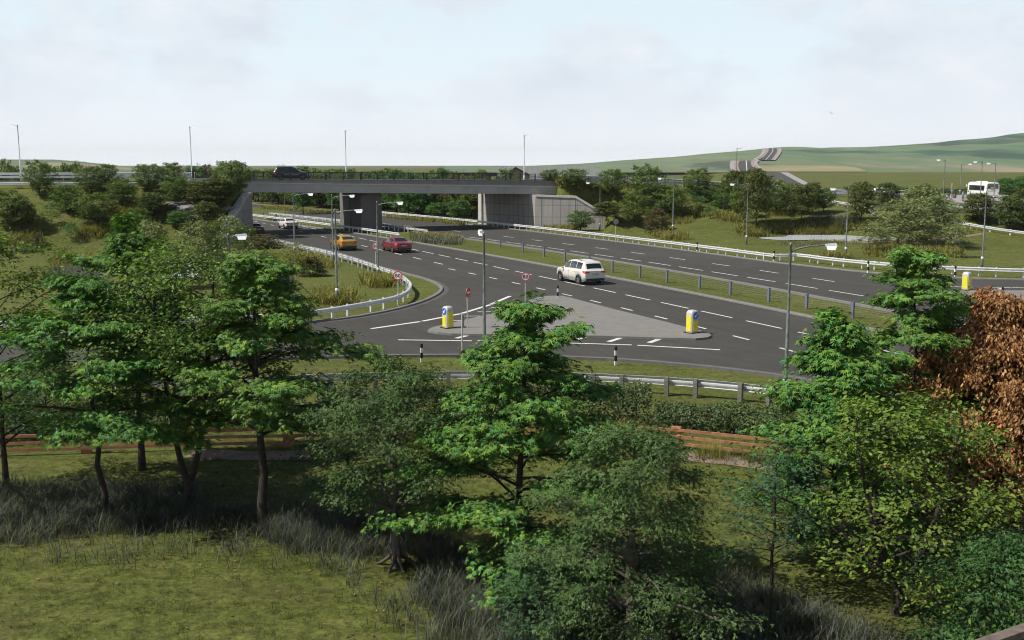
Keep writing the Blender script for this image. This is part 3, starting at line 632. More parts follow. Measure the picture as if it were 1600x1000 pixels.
nb = [(float(xle(y)) - 1.3, y, 0) for y in (152, 145, 130, 116, 104)] + [PB(*q) for q in [(601, 419), (614, 423.5), (625, 428.5), (634, 435), (640, 441), (641, 446), (637, 453), (625, 460), (600, 467), (550, 476), (500, 484), (440, 490), (330, 495), (200, 499), (60, 502), (-120, 505)]]
barrier('long steel crash barrier curving round the grass nose beside the slip road', nb, 1.9, side=1, pair=True, pw=.1)
barrier('steel crash barrier on stout grey posts along the near side of the slip road', [PB(*q) for q in [(-160, 612), (0, 604), (130, 597), (280, 592), (420, 589), (540, 585), (620, 582.5), (725, 581.3), (800, 582), (900, 584), (1000, 588.5), (1100, 595), (1200, 605), (1250, 614), (1330, 632), (1450, 668), (1600, 720)]], 1.55, side=1, post='post_grey', pair=True, pw=.17, post_off=.14)
barrier('long steel crash barrier along the far edge of the dual carriageway', off(C_FR, (214, 200, 185, 170, 155, 142, 130, 120, 112, 104), 1.0) + [PB(*q) for q in [(1245, 396.5), (1300, 403), (1375, 410), (1450, 415), (1550, 419), (1600, 420.5), (1750, 425)]], 1.75, side=-1, pair=True, pw=.1)
barrier('steel crash barrier on the median in front of the bridge pier', off(C_ML, (198, 185, 170, 155, 145, 136), 1.5), 1.7, side=-1, pair=True, pw=.09)
barrier('steel crash barrier on the median behind the bridge pier', off(C_MR, (196, 185, 170, 158, 150, 143.5), -1.4), 1.7, side=1, pair=True, pw=.09)
def lk(o, s0, s1, dz=0.0, drop=False):
    A = []; cl = LINK
    for i in range(1, len(cl) - 1):
        t = cl[i + 1] - cl[i - 1]; n = np.array([-t[1], t[0]]) / np.hypot(t[0], t[1]); x, y = cl[i][0] + n[0] * o, cl[i][1] + n[1] * o
        if s0 <= cl[i][0] <= s1: A.append((x, y, hz(x, y) if drop else cl[i][2] + dz))
    return A[::2]
barrier('two-level steel crash barrier along the far side of the link road left of the bridge', lk(6.0, -150, -40), 2.4, zb=.5, side=-1, post='post_pale', pw=.12, twolevel=True, pair=True)
barrier('pale steel crash barrier on the brow of the left bank', lk(-8.0, -150, -43, drop=True), 3.2, side=-1, post='post_pale', pw=.16)
barrier('two-level steel crash barrier along the far side of the link road beyond the bridge', lk(6.0, 3, 62), 2.4, zb=.5, side=-1, post='post_pale', pw=.12, twolevel=True, pair=True)
barrier('two-level steel crash barrier on the near side of the link road above the right bank', lk(-5.9, 4, 58), 4.2, zb=.5, side=-1, post='post_pale', pw=.2, twolevel=True)
barrier('low white crash barrier round the near edge of the roundabout', surf([P(*q, 3.3) for q in [(1290, 318), (1316, 322), (1345, 325.5), (1380, 329.5), (1430, 331)]]) + surf([P(*q, 2.6) for q in [(1490, 339.5), (1560, 342), (1640, 345)]]), 2.6, zb=.55, side=-1, post='post_pale', pw=.2)
barrier('short crash barrier between the roundabout and the slip ramp', surf([P(*q, 3.25) for q in [(1425, 324), (1460, 325.3), (1500, 326), (1545, 327), (1600, 328)]]), 1.9, zb=.55, side=-1, post='post_pale', pw=.12)

# wire rope fence on the median
mp = [(411.5, 342), (431.5, 343.5)] ; wl = [(756, 382.5), (782, 387), (817, 394.5), (850, 401.5), (883, 408.5), (921, 417), (957, 426), (1000, 434), (1042, 441.5), (1093, 451.5), (1141, 461), (1201, 472), (1260, 483), (1332, 497), (1407, 511), (1500, 529)]
wp = [P(*q) for q in wl]; wp = [np.array(p) for p in wp]
wf = thing('wire_rope_fence', 'wire rope fence on blue grey posts along the grass median', 'fence', wp[0])
pb0 = MB().box((0, 0, .5), (.13, .2, 1.04), .4).build('post', M['post_blue'], wf)
for i, p in enumerate(wp):
    o = pb0 if i == 0 else pb0.copy()
    if i: link(o, wf)
    o.location = tuple(p - wp[0])
for z in (.42, .56, .70, .83):
    c = MB()
    c.tube([tuple(p - wp[0] + np.array([0.02, -.0, z])) for p in wp], .008, 4, cap=False); c.build('cable', M['cable'], wf)
for q in mp:
    t = thing('median_post', 'short blue grey post on the far median left of the bridge pier', 'post', P(*q), 0, 'far median posts')
    MB().box((0, 0, .5), (.2, .2, 1.0), .4).build('shaft', M['post_blue'], t)

# ---------------------------------------------------------------- lamp posts
def lamp(name, label, base, H, ax, al, r=.075, two=None, mat_=None, group='lamp posts', hs=1.0):
    """ax: heading of the arm (0 = to the right, 90 = away)"""
    t = thing(name, label, 'lamp post', base, rad(ax), group); mm = mat_ or M['pole']
    c = MB(); c.lathe([(0, -.3), (r * 1.65, -.3), (r * 1.65, .95), (r * 1.5, 1.02), (r * 1.02, 1.1)], n=12); c.lathe([(r * 1.02, 1.1), (r * .95, H * .55), (r * .78, H * .56), (r * .68, H - .05), (r * .8, H - .04), (r * .8, H + .02), (r * .35, H + .07), (0, H + .08)], n=10)
    c.build('column', mm, t)
    co = MB(); co.lathe([(r * 1.7, .93), (r * 1.7, 1.03), (r * 1.2, 1.1)], n=12); co.build('collar', M['steel'], t)
    a = MB(); zt = H - .28; a.tube([(0, 0, zt), (al * .25, 0, zt + .13), (al * .55, 0, zt + .21), (al * .9, 0, zt + .25), (al, 0, zt + .25)], [r * .55, r * .5, r * .45, r * .4, r * .4], 7); a.build('arm', mm, t)
    h = MB(); x = al
    h.add([(x - .06 * hs, -.07 * hs, zt + .2), (x - .06 * hs, .07 * hs, zt + .2), (x + .5 * hs, .12 * hs, zt + .22), (x + .5 * hs, -.12 * hs, zt + .22), (x - .06 * hs, -.05 * hs, zt + .29), (x - .06 * hs, .05 * hs, zt + .29), (x + .46 * hs, .08 * hs, zt + .32), (x + .46 * hs, -.08 * hs, zt + .32)], [(0, 1, 2, 3), (7, 6, 5, 4), (0, 4, 5, 1), (1, 5, 6, 2), (2, 6, 7, 3), (3, 7, 4, 0)])
    hd = h.build('lamp_head', M['steel'], t)
    g = MB(); g.add([(x + .02, -.085 * hs, zt + .203), (x + .02, .085 * hs, zt + .203), (x + .47 * hs, .115 * hs, zt + .217), (x + .47 * hs, -.115 * hs, zt + .217), (x + .07 * hs, -.06 * hs, zt + .06), (x + .07 * hs, .06 * hs, zt + .06), (x + .42 * hs, .08 * hs, zt + .06), (x + .42 * hs, -.08 * hs, zt + .06)], [(0, 1, 2, 3), (7, 6, 5, 4), (0, 4, 5, 1), (1, 5, 6, 2), (2, 6, 7, 3), (3, 7, 4, 0)]); g.build('lens', M['lamp_glass'], hd)
    return t
def lamp_px(label, b, top, head, z=0.0, dist=None, al=None, ax=None, hs=1.0, **k):
    base = G(*b) if dist is None else PD(*b, dist)
    if dist is not None: base[2] = hz(base[0], base[1]) if z is None else z
    D = depth(base); H = (b[1] - top[1]) * D / FPX * 1.01 if dist is None else PD(*top, base[1])[2] - base[2]
    if al is None: al = max(.4, abs(head[0] - top[0]) * D / FPX - .5 * hs)
    if ax is None: ax = 0 if head[0] > top[0] else 180
    return lamp('lamp_post', label, base, H, ax, al, hs=hs, **k)
lamp_px('tall weathered lamp post with its arm reaching away, beside the no entry sign', (757, 595), (755, 368), (754, 369), al=1.6, ax=96, r=.076)
lamp_px('nearest lamp post, rising by the slip road barrier with its arm to the right', (1226, 635), (1234.5, 385), (1305, 385), r=.072, hs=.82)
lamp_px('lamp post on the grass nose between the yellow car and the reeds', (527, 475), (524.3, 330), (567, 333))
lamp_px('lamp post crossing the 60 sign beside the red car', (591, 439), (589, 318), (630, 320))
lamp_px('lamp post just behind the left edge of the yellow car', (521, 413), (518.5, 307), (554, 308))
lamp_px('lamp post in front of the white saloon', (461, 402), (459, 304), (490, 305))
lamp_px('lamp post showing above the pale willows on the left, base hidden by the trees', (361, 470), (359, 367), (376, 368), z=0, dist=46.5, al=.35, ax=20, hs=.9)
lamp_px('lamp post at the end of the grey wing wall', (937, 360), (936, 285), (914, 287), z=None, dist=153)
lamp_px('lamp post by the brown bush beyond the far crash barrier', (1051, 368), (1054, 278), (1029, 280), z=None, dist=141)
lamp_px('lamp post among the birches right of the round bushy trees', (1166, 383), (1169, 287), (1141, 290), z=None, dist=126)
lamp_px('lamp post rising in front of the pond water', (1321, 403), (1325, 294), (1297, 297), z=None, dist=108.5)
lamp_px('lamp post between the big pale tree group and the bus, seen end on', (1534, 418), (1541, 295), (1540, 297), z=None, dist=98, al=1.3, ax=-118)
lamp_px('lamp post at the end of the bus stop footway by the person in dark clothes', (1473, 318), (1476, 249), (1463, 249.5), z=None, dist=172, hs=1.1)
lamp_px('lamp post at the front of the bus', (1531, 315), (1533.5, 252), (1520, 252.5), z=None, dist=176, hs=1.1)
lamp_px('lamp post crossing the rear corner of the bus', (1552, 318), (1555, 254.5), (1541, 255.5), z=None, dist=174, hs=1.1)
lamp_px('half hidden lamp post whose head shows right of the tall roundabout column', (1500, 300), (1474.5, 256), (1483, 256), z=3.3, dist=214, al=1.4, ax=0, hs=1.1)
lamp_px('lamp post beside the foot of the hill road', (1150, 287), (1151.5, 231), (1160, 232), z=None, dist=190, al=1.0)
for b, top, head, dd, lab in [((33, 280), (27.5, 195), (17, 195), 147, 'lamp post at the left end of the link road against the low hill'), ((300, 280), (299.5, 197), (303, 197), 153, 'lamp post left of the black off-roader against the sky'), ((541, 281), (541, 203.5), (549, 203), 161, 'lamp post on the middle of the bridge'), ((819, 283), (818, 211), (825, 211), 172, 'lamp post at the right end of the bridge in front of the barn')]:
    q = PD(*b, dd); q[2] = min(7.2, q[2]); zt = PD(*top, dd)[2]
    lamp('lamp_post', lab, (q[0], q[1], q[2] - .2), zt - q[2] + .2, 0 if head[0] > top[0] else 180, max(.35, abs(head[0] - top[0]) * dd / FPX - .3), r=.085, mat_=M['steel'])

# ---------------------------------------------------------------- signs
def digits60(r, zc, y, parent):
    """the numerals 6 and 0 as bold strokes on the sign face"""
    mb = MB(); t = .15 * r
    def stroke(pts, w=t):
        pts = [np.array(p, float) for p in pts]; n = len(pts); vs = []
        for i in range(n):
            d = pts[min(i + 1, n - 1)] - pts[max(i - 1, 0)]; d /= np.linalg.norm(d); q = np.array([-d[1], d[0]]) * w / 2
            for p in (pts[i] + q, pts[i] - q): vs.append((p[0], y, zc + p[1]))
        mb.add(vs, [(2 * i, 2 * i + 1, 2 * i + 3, 2 * i + 2) for i in range(n - 1)])
    E = lambda cx, cz, a, b, t0, t1, n=28: [(cx + a * math.cos(q), cz + b * math.sin(q)) for q in np.linspace(rad(t0), rad(t1), n)]
    stroke(E(.31 * r, 0, .19 * r, .335 * r, 0, 360)); stroke(E(-.31 * r, -.13 * r, .19 * r, .205 * r, 0, 360))
    stroke(E(-.31 * r, 0, .19 * r, .335 * r, 35, 185))
    return mb.build('number', M['black'], parent)
def disc(mb, r, y, t, z, n=28, mi=0):
    vs = [(r * math.cos(2 * math.pi * i / n), yy, z + r * math.sin(2 * math.pi * i / n)) for yy in (y, y + t) for i in range(n)]
    return mb.add(vs, [tuple(range(n)), tuple(range(n, 2 * n))[::-1]] + [(i, (i + 1) % n, n + (i + 1) % n, n + i) for i in range(n)], mi)
def ring(mb, r0, r1, y, z, n=32, mi=0):
    vs = [(r * math.cos(2 * math.pi * i / n), y, z + r * math.sin(2 * math.pi * i / n)) for r in (r0, r1) for i in range(n)]
    return mb.add(vs, [(i, (i + 1) % n, n + (i + 1) % n, n + i) for i in range(n)], mi)
def round_sign(label, base, D, zc, r, rz, kind, pole=None):
    t = thing('road_sign', label, 'road sign', base, rz)
    MB().tube([(0, 0.05, -.2), (0, .05, zc + r * .7)], .038, 8).build('post', pole or M['bollard'], t)
    pl = disc(MB(), r, -.02, .025, zc).build('sign_plate', M['sign_back'], t)
    f = MB()
    if kind == 'back': pass
    elif kind == 'no':
        disc(f, r * .97, -.028, .006, zc, mi=0); f.add([(-r * .72, -.033, zc - r * .17), (r * .72, -.033, zc - r * .17), (r * .72, -.033, zc + r * .17), (-r * .72, -.033, zc + r * .17)], [(0, 1, 2, 3)], 1)
        f.build('sign_face', [M['sign_red'], M['sign_white']], pl)
    else:
        disc(f, r * .99, -.028, .006, zc, mi=0); ring(f, r * .78, r * .985, -.033, zc, mi=1); f.build('sign_face', [M['sign_white'], M['sign_red']], pl)
        digits60(r, zc, -.036, pl)
    return t
def sign_px(label, c, rpx, b, rz, kind, rr=None):
    base = G(*b); D = depth(base); zc = (b[1] - c[1]) * D / FPX * 1.01; round_sign(label, base, D, zc, rr or rpx * D / FPX, rz, kind)
sign_px('round 60 speed limit sign on a thin post in front of the curved barrier end', (622, 431.5), 7.2, (622.5, 480), rad(-8), '60')
sign_px('round 60 speed limit sign at the tip of the paved traffic island', (820.7, 432.5), 7.2, (821, 474), rad(4), '60')
sign_px('round 60 speed limit sign half hidden behind a lamp post by the red car', (587, 385), 5.8, (587.5, 424), rad(0), '60')
sign_px('round red no entry sign on a thin post on the traffic island', (730.5, 457.5), 8, (731.8, 516), rad(68), 'no')
sign_px('back of a round grey sign beyond the far crash barrier', (962, 347), 4.2, (962, 379), rad(5), 'back')
t = thing('road_sign', 'edge-on grey sign on a thin post by the slip road kerb', 'road sign', G(724, 567), rad(86)); zt = 77 * depth(G(724, 567)) / FPX
MB().tube([(0, .05, -.2), (0, .05, zt)], .035, 8).build('post', M['bollard'], t); MB().box((0, -.01, zt - .35), (.5, .03, .62)).build('sign_plate', M['sign_back'], t)
# verge marker posts, black and white
for i, (b, y1, lab) in enumerate([((659, 567.5), 538, 'black and white verge marker by the slip road, left of the edge-on grey sign'), ((962, 571), 541, 'black and white verge marker below the traffic island'), ((871.5, 467.5), 446, 'black and white marker post on the apex of the traffic island'), ((1089, 394), 378.5, 'black and white marker post at the far crash barrier behind the median posts'), ((1209, 409.5), 392, 'black and white marker post at the far barrier left of the nearest lamp post head'), ((1356, 427), 408, 'black and white marker post at the far barrier right of the pond lamp post'), ((1492, 435), 416, 'black and white marker post at the far barrier behind the plain yellow bollard')]):
    g = G(*b); h = (b[1] - y1) * depth(g) / FPX; w = .11 if i < 3 else .14
    t = thing('marker_post', lab, 'marker post', g, rad(20), 'verge marker posts'); mb = MB(); 
    for z0, z1, k in ((-.1, .22, 1), (.22, .52, 0), (.52, .78, 1), (.78, 1.0, 0)): mb.box((0, 0, (z0 + z1) / 2 * h), (w, w * .8, (z1 - z0) * h), 0, k)
    mb.build('shaft', [M['black'], M['white']], t)

# keep-left style bollards
def bollard(label, b, top, rz, faces):
    g = G(*b); g[2] = max(g[2], .13); h = (b[1] - top) * depth(g) / FPX; t = thing('traffic_bollard', label, 'bollard', g, rz, 'yellow traffic bollards'); w = .46 * h / 1.05
    mb = MB(); sec = [(w * .5, 0.03), (w * .5, h * .82), (w * .46, h * .92), (w * .34, h * .985), (0.0, h)]
    n = 20
    for k in range(1):
        vs = []
        for hw, z in sec:
            for i in range(n):
                a = 2 * math.pi * (i + .5) / n; e = 5.0; cx = math.copysign(abs(math.cos(a)) ** (2 / e), math.cos(a)); cy = math.copysign(abs(math.sin(a)) ** (2 / e), math.sin(a))
                vs.append((hw * cx, hw * .92 * cy, z))
        mb.add(vs, [(i * n + j, i * n + (j + 1) % n, (i + 1) * n + (j + 1) % n, (i + 1) * n + j) for i in range(4) for j in range(n)], 0, True)
    sh = mb.build('shell', M['bollard'], t)
    MB().box((0, 0, .02), (w * 1.25, w * 1.2, .05)).build('base', M['black'], t)
    for s_, hasd in faces:
        a = s_ * math.pi / 2; f = MB(); y = -w * (.5 if s_ % 2 else .462) - .006; zt = h * (.56 if hasd else .76)
        f.box((0, y, (h * .08 + zt) / 2), (w * .6, .012, zt - h * .08)); o = f.build('reflector', M['yellow'], sh); o.rotation_euler = (0, 0, a)
        if hasd:
            d_ = disc(MB(), w * .36, y - .004, .014, h * .76).build('arrow_sign', M['sign_blue'], sh); d_.rotation_euler = (0, 0, a)
            r = w * .36; ar = MB(); yy = y - .007; zc = h * .76
            rot = lambda x, z: (x * .7071 - z * .7071, yy, zc - (x * .7071 + z * .7071) * 1.0)
            pts = [(-.12, -.75), (.12, -.75), (.12, .05), (.5, .05), (0, .72), (-.5, .05), (-.12, .05)]
            ar.add([(lambda p: (p[0] * -1 if False else p[0], p[1], p[2]))(rot(x * r, z * r)) for x, z in pts], [tuple(range(7))]); o = ar.build('arrow', M['sign_white'], d_)
bollard('yellow bollard with a blue arrow disc beside the no entry sign', (700, 516), 481.5, rad(-52), [(0, True), (1, False)])
bollard('yellow bollard with a blue arrow disc on the sharp right tip of the traffic island', (1081, 524), 488, rad(38), [(0, True), (3, False)])
bollard('plain yellow bollard on the small island where the far roads merge', (1509.5, 456), 427.5, rad(42), [(0, False), (3, False)])
# ---------------------------------------------------------------- vehicles
def paint(name, col, metal=0.0):
    return mat(name, col, 0.32, metal, var=0.05, scale=2, coat=0.8)
def interp(tab, x): return np.interp(x, [t[0] for t in tab], [t[1] for t in tab])
def smoothtab(tab, x):
    w = np.linspace(-.09, .09, 5); return np.mean([interp(tab, x + k) for k in w], axis=0)
def car(label, pos, heading, sp, body, cat='car', group='cars on the roads', rim='rim', scale=1.0, tail=True):
    t = thing(sp['name'], label, cat, pos, heading, group); t.scale = (scale,) * 3
    L = sp['L'] / 2; xs = np.unique(np.r_[np.linspace(-L, L, 74), [-L + .015, -L + .04, L - .015, L - .04]]); rw = sp['r']
    zt = lambda x: smoothtab(sp['top'], x); zb = lambda x: smoothtab(sp['belt'], x); hw = lambda x: smoothtab(sp['hw'], x); hr = lambda x: smoothtab(sp['hr'], x)
    def sec(x):
        top, bl, w, wr = float(zt(x)), float(zb(x)), float(hw(x)), float(hr(x)); top = max(top, bl + .02)
        sill = .24 if abs(x) < L - .35 else .24 + .14 * (abs(x) - L + .35) / .35; low = sill
        for wx in sp['wx']:
            dd = (rw + .075) ** 2 - (x - wx) ** 2
            if dd > 0: low = max(low, rw + math.sqrt(dd))
        low = min(low, bl - .06); mid = low + (bl - low) * .5
        c = top - bl
        return [(0, sill), (w * .86, sill), (w * .97, low), (w * 1.0, mid), (w * .985, bl - .02), (w * .965, bl + .015), (w * .965 + (wr - w * .965) * .5 + .018 * min(1, c * 2), bl + c * .5), (wr + .015, top - min(.07, c * .3)), (wr * .9, top - min(.02, c * .1)), (wr * .5, top), (0, top + .008)]
    S = np.array([sec(x) for x in xs]); n = len(xs); m = S.shape[1]; mb = MB(); vs = []
    for i, x in enumerate(xs):
        for y, z in S[i]: vs.append((x, y, z))
        for y, z in S[i][-2:0:-1]: vs.append((x, -y, z))
    mm = 2 * m - 2
    mb.add(vs, [(i * mm + j, i * mm + (j + 1) % mm, (i + 1) * mm + (j + 1) % mm, (i + 1) * mm + j) for i in range(n - 1) for j in range(mm)], 0, True)
    mb.add(vs[:mm], [tuple(range(mm))]); mb.add(vs[-mm:], [tuple(range(mm))[::-1]])
    bo = mb.build('body', body, t)
    def sp_at(x, v, sgn=1, o=.012):
        s = np.array(sec(x)); k = np.arange(m); y, z = np.interp(v, k, s[:, 0]), np.interp(v, k, s[:, 1])
        s2 = np.array(sec(x + .02)); s1 = np.array(sec(x - .02)); dv = .1
        ty, tz = np.interp(v + dv, k, s[:, 0]) - np.interp(v - dv, k, s[:, 0]), np.interp(v + dv, k, s[:, 1]) - np.interp(v - dv, k, s[:, 1])
        a = np.array([.04, np.interp(v, k, s2[:, 0]) - np.interp(v, k, s1[:, 0]), np.interp(v, k, s2[:, 1]) - np.interp(v, k, s1[:, 1])]); b = np.array([0, ty, tz])
        nn = np.cross(a, b); nn /= np.linalg.norm(nn) + 1e-9
        if nn[1] * (1 if v < 8 else 0) + nn[2] * .3 < 0: nn = -nn
        return np.array([x + nn[0] * o, (y + nn[1] * o) * sgn, z + nn[2] * o])
    def panel(x0, x1, v0, v1, sgn, name, m_, nx_=12, nv=5, o=.012, parent=None):
        q = MB(); vs = [sp_at(x, v, sgn, o) for x in np.linspace(x0, x1, nx_) for v in np.linspace(v0, v1, nv)]
        q.add(vs, [(i * nv + j, i * nv + j + 1, (i + 1) * nv + j + 1, (i + 1) * nv + j) for i in range(nx_ - 1) for j in range(nv - 1)], 0, True); return q.build(name, m_, parent or t)
    for a, b in sp['side_win']:
        for sg in (1, -1): panel(a, b, 5.25, 6.85, sg, 'side_window', M['glass'])
    for nm, (a, b) in (('windscreen', sp['screen']), ('rear_window', sp['rear'])):
        q = MB(); nv = 9; vs = []
        for x in np.linspace(a, b, 9):
            wv = float(hr(x)) * .86
            for y in np.linspace(-wv, wv, nv):
                s = np.array(sec(x)); z = np.interp(abs(y), s[::-1][:4, 0], s[::-1][:4, 1]); sl = (zt(x + .02) - zt(x - .02)) / .04; l = math.hypot(1, sl); o = .014
                vs.append((x - o * sl / l, y, z + o / l))
        q.add(vs, [(i * nv + j, i * nv + j + 1, (i + 1) * nv + j + 1, (i + 1) * nv + j) for i in range(8) for j in range(nv - 1)], 0, True); q.build(nm, M['glass'], t)
    for wx in sp['wx']:
        for sg in (1, -1):
            y = sg * (float(hw(wx)) - .10); w = MB(); w.lathe([(rw * .62, -.105), (rw * .93, -.11), (rw, -.07), (rw, .07), (rw * .93, .11), (rw * .62, .105), (rw * .62, -.105)], axis='y', n=22); wo = w.build('wheel', M['rubber'], t); wo.location = (wx, y, rw)
            r = MB(); r.lathe([(rw * .64, .06), (rw * .6, .1), (rw * .56, .07), (rw * .56, .02), (0, .015)] if sg > 0 else [(rw * .64, -.06), (rw * .6, -.1), (rw * .56, -.07), (rw * .56, -.02), (0, -.015)], axis='y', n=20, mi=1)
            for k in range(5):
                a = k * 2 * math.pi / 5; r.add([(-.03, sg * .085, .0), (.03, sg * .085, 0), (.045, sg * .09, rw * .58), (-.045, sg * .09, rw * .58)], [(0, 1, 2, 3)], 0)
                for i in range(-4, 0): x_, y_, z_ = r.v[i]; r.v[i] = (x_ * math.cos(a) + z_ * math.sin(a), y_, -x_ * math.sin(a) + z_ * math.cos(a))
            r.build('rim', [M[rim], M['black']], wo)
            ar = MB(); rr = rw + .07; nseg = 18; vs = []
            for i in range(nseg + 1):
                a = math.pi * (i / nseg); vs += [(wx + rr * math.cos(a), sg * (float(hw(wx)) - .03), rw + rr * math.sin(a)), (wx + rr * math.cos(a), sg * (float(hw(wx)) - .3), rw + rr * math.sin(a))]
            vs += [(wx + rr * math.cos(math.pi * i / nseg), sg * (float(hw(wx)) - .3), rw + rr * math.sin(math.pi * i / nseg)) for i in range(nseg + 1)]
            ar.add(vs, [(2 * i, 2 * i + 1, 2 * i + 3, 2 * i + 2) for i in range(nseg)] + [tuple(2 * nseg + 2 + i for i in range(nseg + 1))]); ar.build('wheel_arch', M['black'], t)
    zl = sp['tail_z']; wr_ = float(hw(-L + .12))
    for sg in (1, -1):
        q = MB(); q.add([(-L - .012, sg * wr_ * .98, zl - .07), (-L - .012, sg * wr_ * .55, zl - .05), (-L - .012, sg * wr_ * .55, zl + .07), (-L - .012, sg * wr_ * .94, zl + .10), (-L + .3, sg * (float(hw(-L + .3)) + .012), zl + .10), (-L + .26, sg * (float(hw(-L + .26)) + .012), zl - .03)], [(0, 1, 2, 3), (0, 3, 4, 5)]); q.build('tail_light', M['tail'], t)
        hx = L - .1; q = MB(); q.add([(hx + .03, sg * float(hw(L - .05)) * .98, .6), (hx + .075, sg * .42, .6), (hx + .04, sg * .42, .72), (hx - .05, sg * float(hw(L - .1)) * .98, .74), (hx - .3, sg * (float(hw(L - .4)) + .012), .74), (hx - .2, sg * (float(hw(L - .3)) + .012), .62)], [(0, 1, 2, 3), (0, 3, 4, 5)]); q.build('headlight', M['headlamp'], t)
        mx = sp['screen'][0] + .28 if sp['screen'][0] > 0 else .6
        q = MB(); q.box((sp['mir'], sg * (float(hw(sp['mir'])) + .1), float(zb(sp['mir'])) + .07), (.12, .2, .13), 0, 0, .8); q.build('door_mirror', body, t)
        for hx_ in sp['handles']:
            q = MB(); s = float(hw(hx_)); q.box((hx_, sg * (s * .985 + .012), float(zb(hx_)) - .12), (.18, .03, .03)); q.build('door_handle', sp.get('trim', body), t)
        for dx in sp['doors']:
            q = MB(); vs = [sp_at(dx + e, v, sg, .004) for v in np.linspace(2.4, 4.9, 8) for e in (0, .014)]; q.add(vs, [(2 * i, 2 * i + 1, 2 * i + 3, 2 * i + 2) for i in range(7)]); q.build('door_seam', M['black'], bo)
        if sp.get('rails'):
            q = MB(); q.tube([(x, sg * (float(hr(x)) * .9), float(zt(x)) + (.05 if 0 < i < 5 else .0)) for i, x in enumerate(np.linspace(-1.5, .2, 6))], .018, 5); q.build('roof_rail', M['black'], t)
    MB().box((-L - .012, 0, sp['plate_z']), (.02, .54, .13)).build('number_plate', M['plate'], t)
    q = MB(); q.box((-L - .004, 0, .40), (.06, wr_ * 1.72, .17)); q.build('bumper', M['black'], t); MB().box((L - .02, 0, .38), (.06, .95, .17)).build('front_grille', M['black'], t)
    for sg in (.45, -.45): MB().tube([(-L - .05, sg, .31), (-L + .2, sg, .31)], .035, 8).build('exhaust', M['rim'], t)
    return t
SUV = dict(name='estate_car', L=4.6, r=.37, wx=(1.40, -1.36), top=[(-2.3, .98), (-2.24, 1.06), (-2.05, 1.28), (-1.93, 1.55), (-1.75, 1.66), (-.7, 1.72), (.15, 1.68), (.5, 1.57), (1.05, 1.14), (1.25, 1.06), (1.85, .98), (2.15, .86), (2.3, .62)], belt=[(-2.3, .94), (-1.95, 1.05), (0, 1.01), (1.1, .99), (1.3, .97), (1.9, .88), (2.3, .58)], hw=[(-2.3, .80), (-2.1, .88), (-1, .93), (1.3, .93), (1.9, .88), (2.15, .8), (2.3, .6)], hr=[(-2.3, .74), (-1.95, .66), (-.5, .68), (.3, .66), (1.05, .74), (1.3, .8), (2.0, .74), (2.3, .5)], side_win=[(-1.75, -1.05), (-.98, -.1), (-.03, .72)], screen=(.55, 1.08), rear=(-2.14, -1.93), tail_z=.93, plate_z=.78, mir=.82, handles=(-.8, .1), doors=(-.98, -.03, .95), rails=True)
SEDAN = dict(name='saloon_car', L=4.9, r=.345, wx=(1.45, -1.42), top=[(-2.45, .88), (-2.36, 1.0), (-1.85, 1.05), (-1.6, 1.11), (-.95, 1.37), (-.35, 1.46), (.15, 1.45), (.45, 1.38), (1.15, 1.01), (1.35, .96), (2.0, .87), (2.3, .74), (2.45, .56)], belt=[(-2.45, .84), (-2.2, .96), (-1.6, .98), (0, .93), (1.2, .91), (1.9, .82), (2.45, .5)], hw=[(-2.45, .74), (-2.2, .86), (-1, .92), (1.3, .92), (1.95, .86), (2.25, .76), (2.45, .55)], hr=[(-2.45, .7), (-1.7, .74), (-1.2, .6), (-.4, .58), (.3, .58), (1.1, .7), (1.35, .78), (2.0, .72), (2.45, .45)], side_win=[(-1.32, -.55), (-.48, .34), (.4, .78)], screen=(.5, 1.16), rear=(-1.62, -.98), tail_z=.84, plate_z=.72, mir=.78, handles=(-.75, .2), doors=(-.5, .42, 1.1))
HATCH = dict(name='hatchback_car', L=4.45, r=.34, wx=(1.34, -1.32), top=[(-2.22, .9), (-2.16, 1.04), (-2.0, 1.12), (-1.3, 1.36), (-.5, 1.5), (.1, 1.49), (.45, 1.4), (1.25, 1.0), (1.45, .95), (1.95, .82), (2.22, .56)], belt=[(-2.22, .86), (-2.0, .98), (-1, .97), (0, .92), (1.2, .9), (1.8, .8), (2.22, .5)], hw=[(-2.22, .72), (-2.0, .84), (-1, .88), (1.2, .88), (1.8, .82), (2.05, .74), (2.22, .55)], hr=[(-2.22, .66), (-1.7, .62), (-.5, .58), (.3, .57), (1.15, .68), (1.4, .74), (1.95, .66), (2.22, .45)], side_win=[(-1.2, -.5), (-.43, .36), (.43, .9)], screen=(.5, 1.24), rear=(-1.98, -1.3), tail_z=.88, plate_z=.66, mir=.82, handles=(-.7, .15), doors=(-.46, .4, 1.1))
CREAM = paint('cream_paint', (0.66, 0.635, 0.58)); RED = paint('red_paint', (0.21, 0.032, 0.038), .15); GOLD = paint('amber_paint', (0.43, 0.245, 0.022), .1); IVORY = paint('white_paint', (0.72, 0.7, 0.66)); BLACK = paint('black_paint', (0.008, 0.009, 0.011)); SILVER = paint('silver_paint', (0.5, 0.47, 0.43), .4); LIVERY = paint('pale_paint', (0.75, 0.76, 0.8))
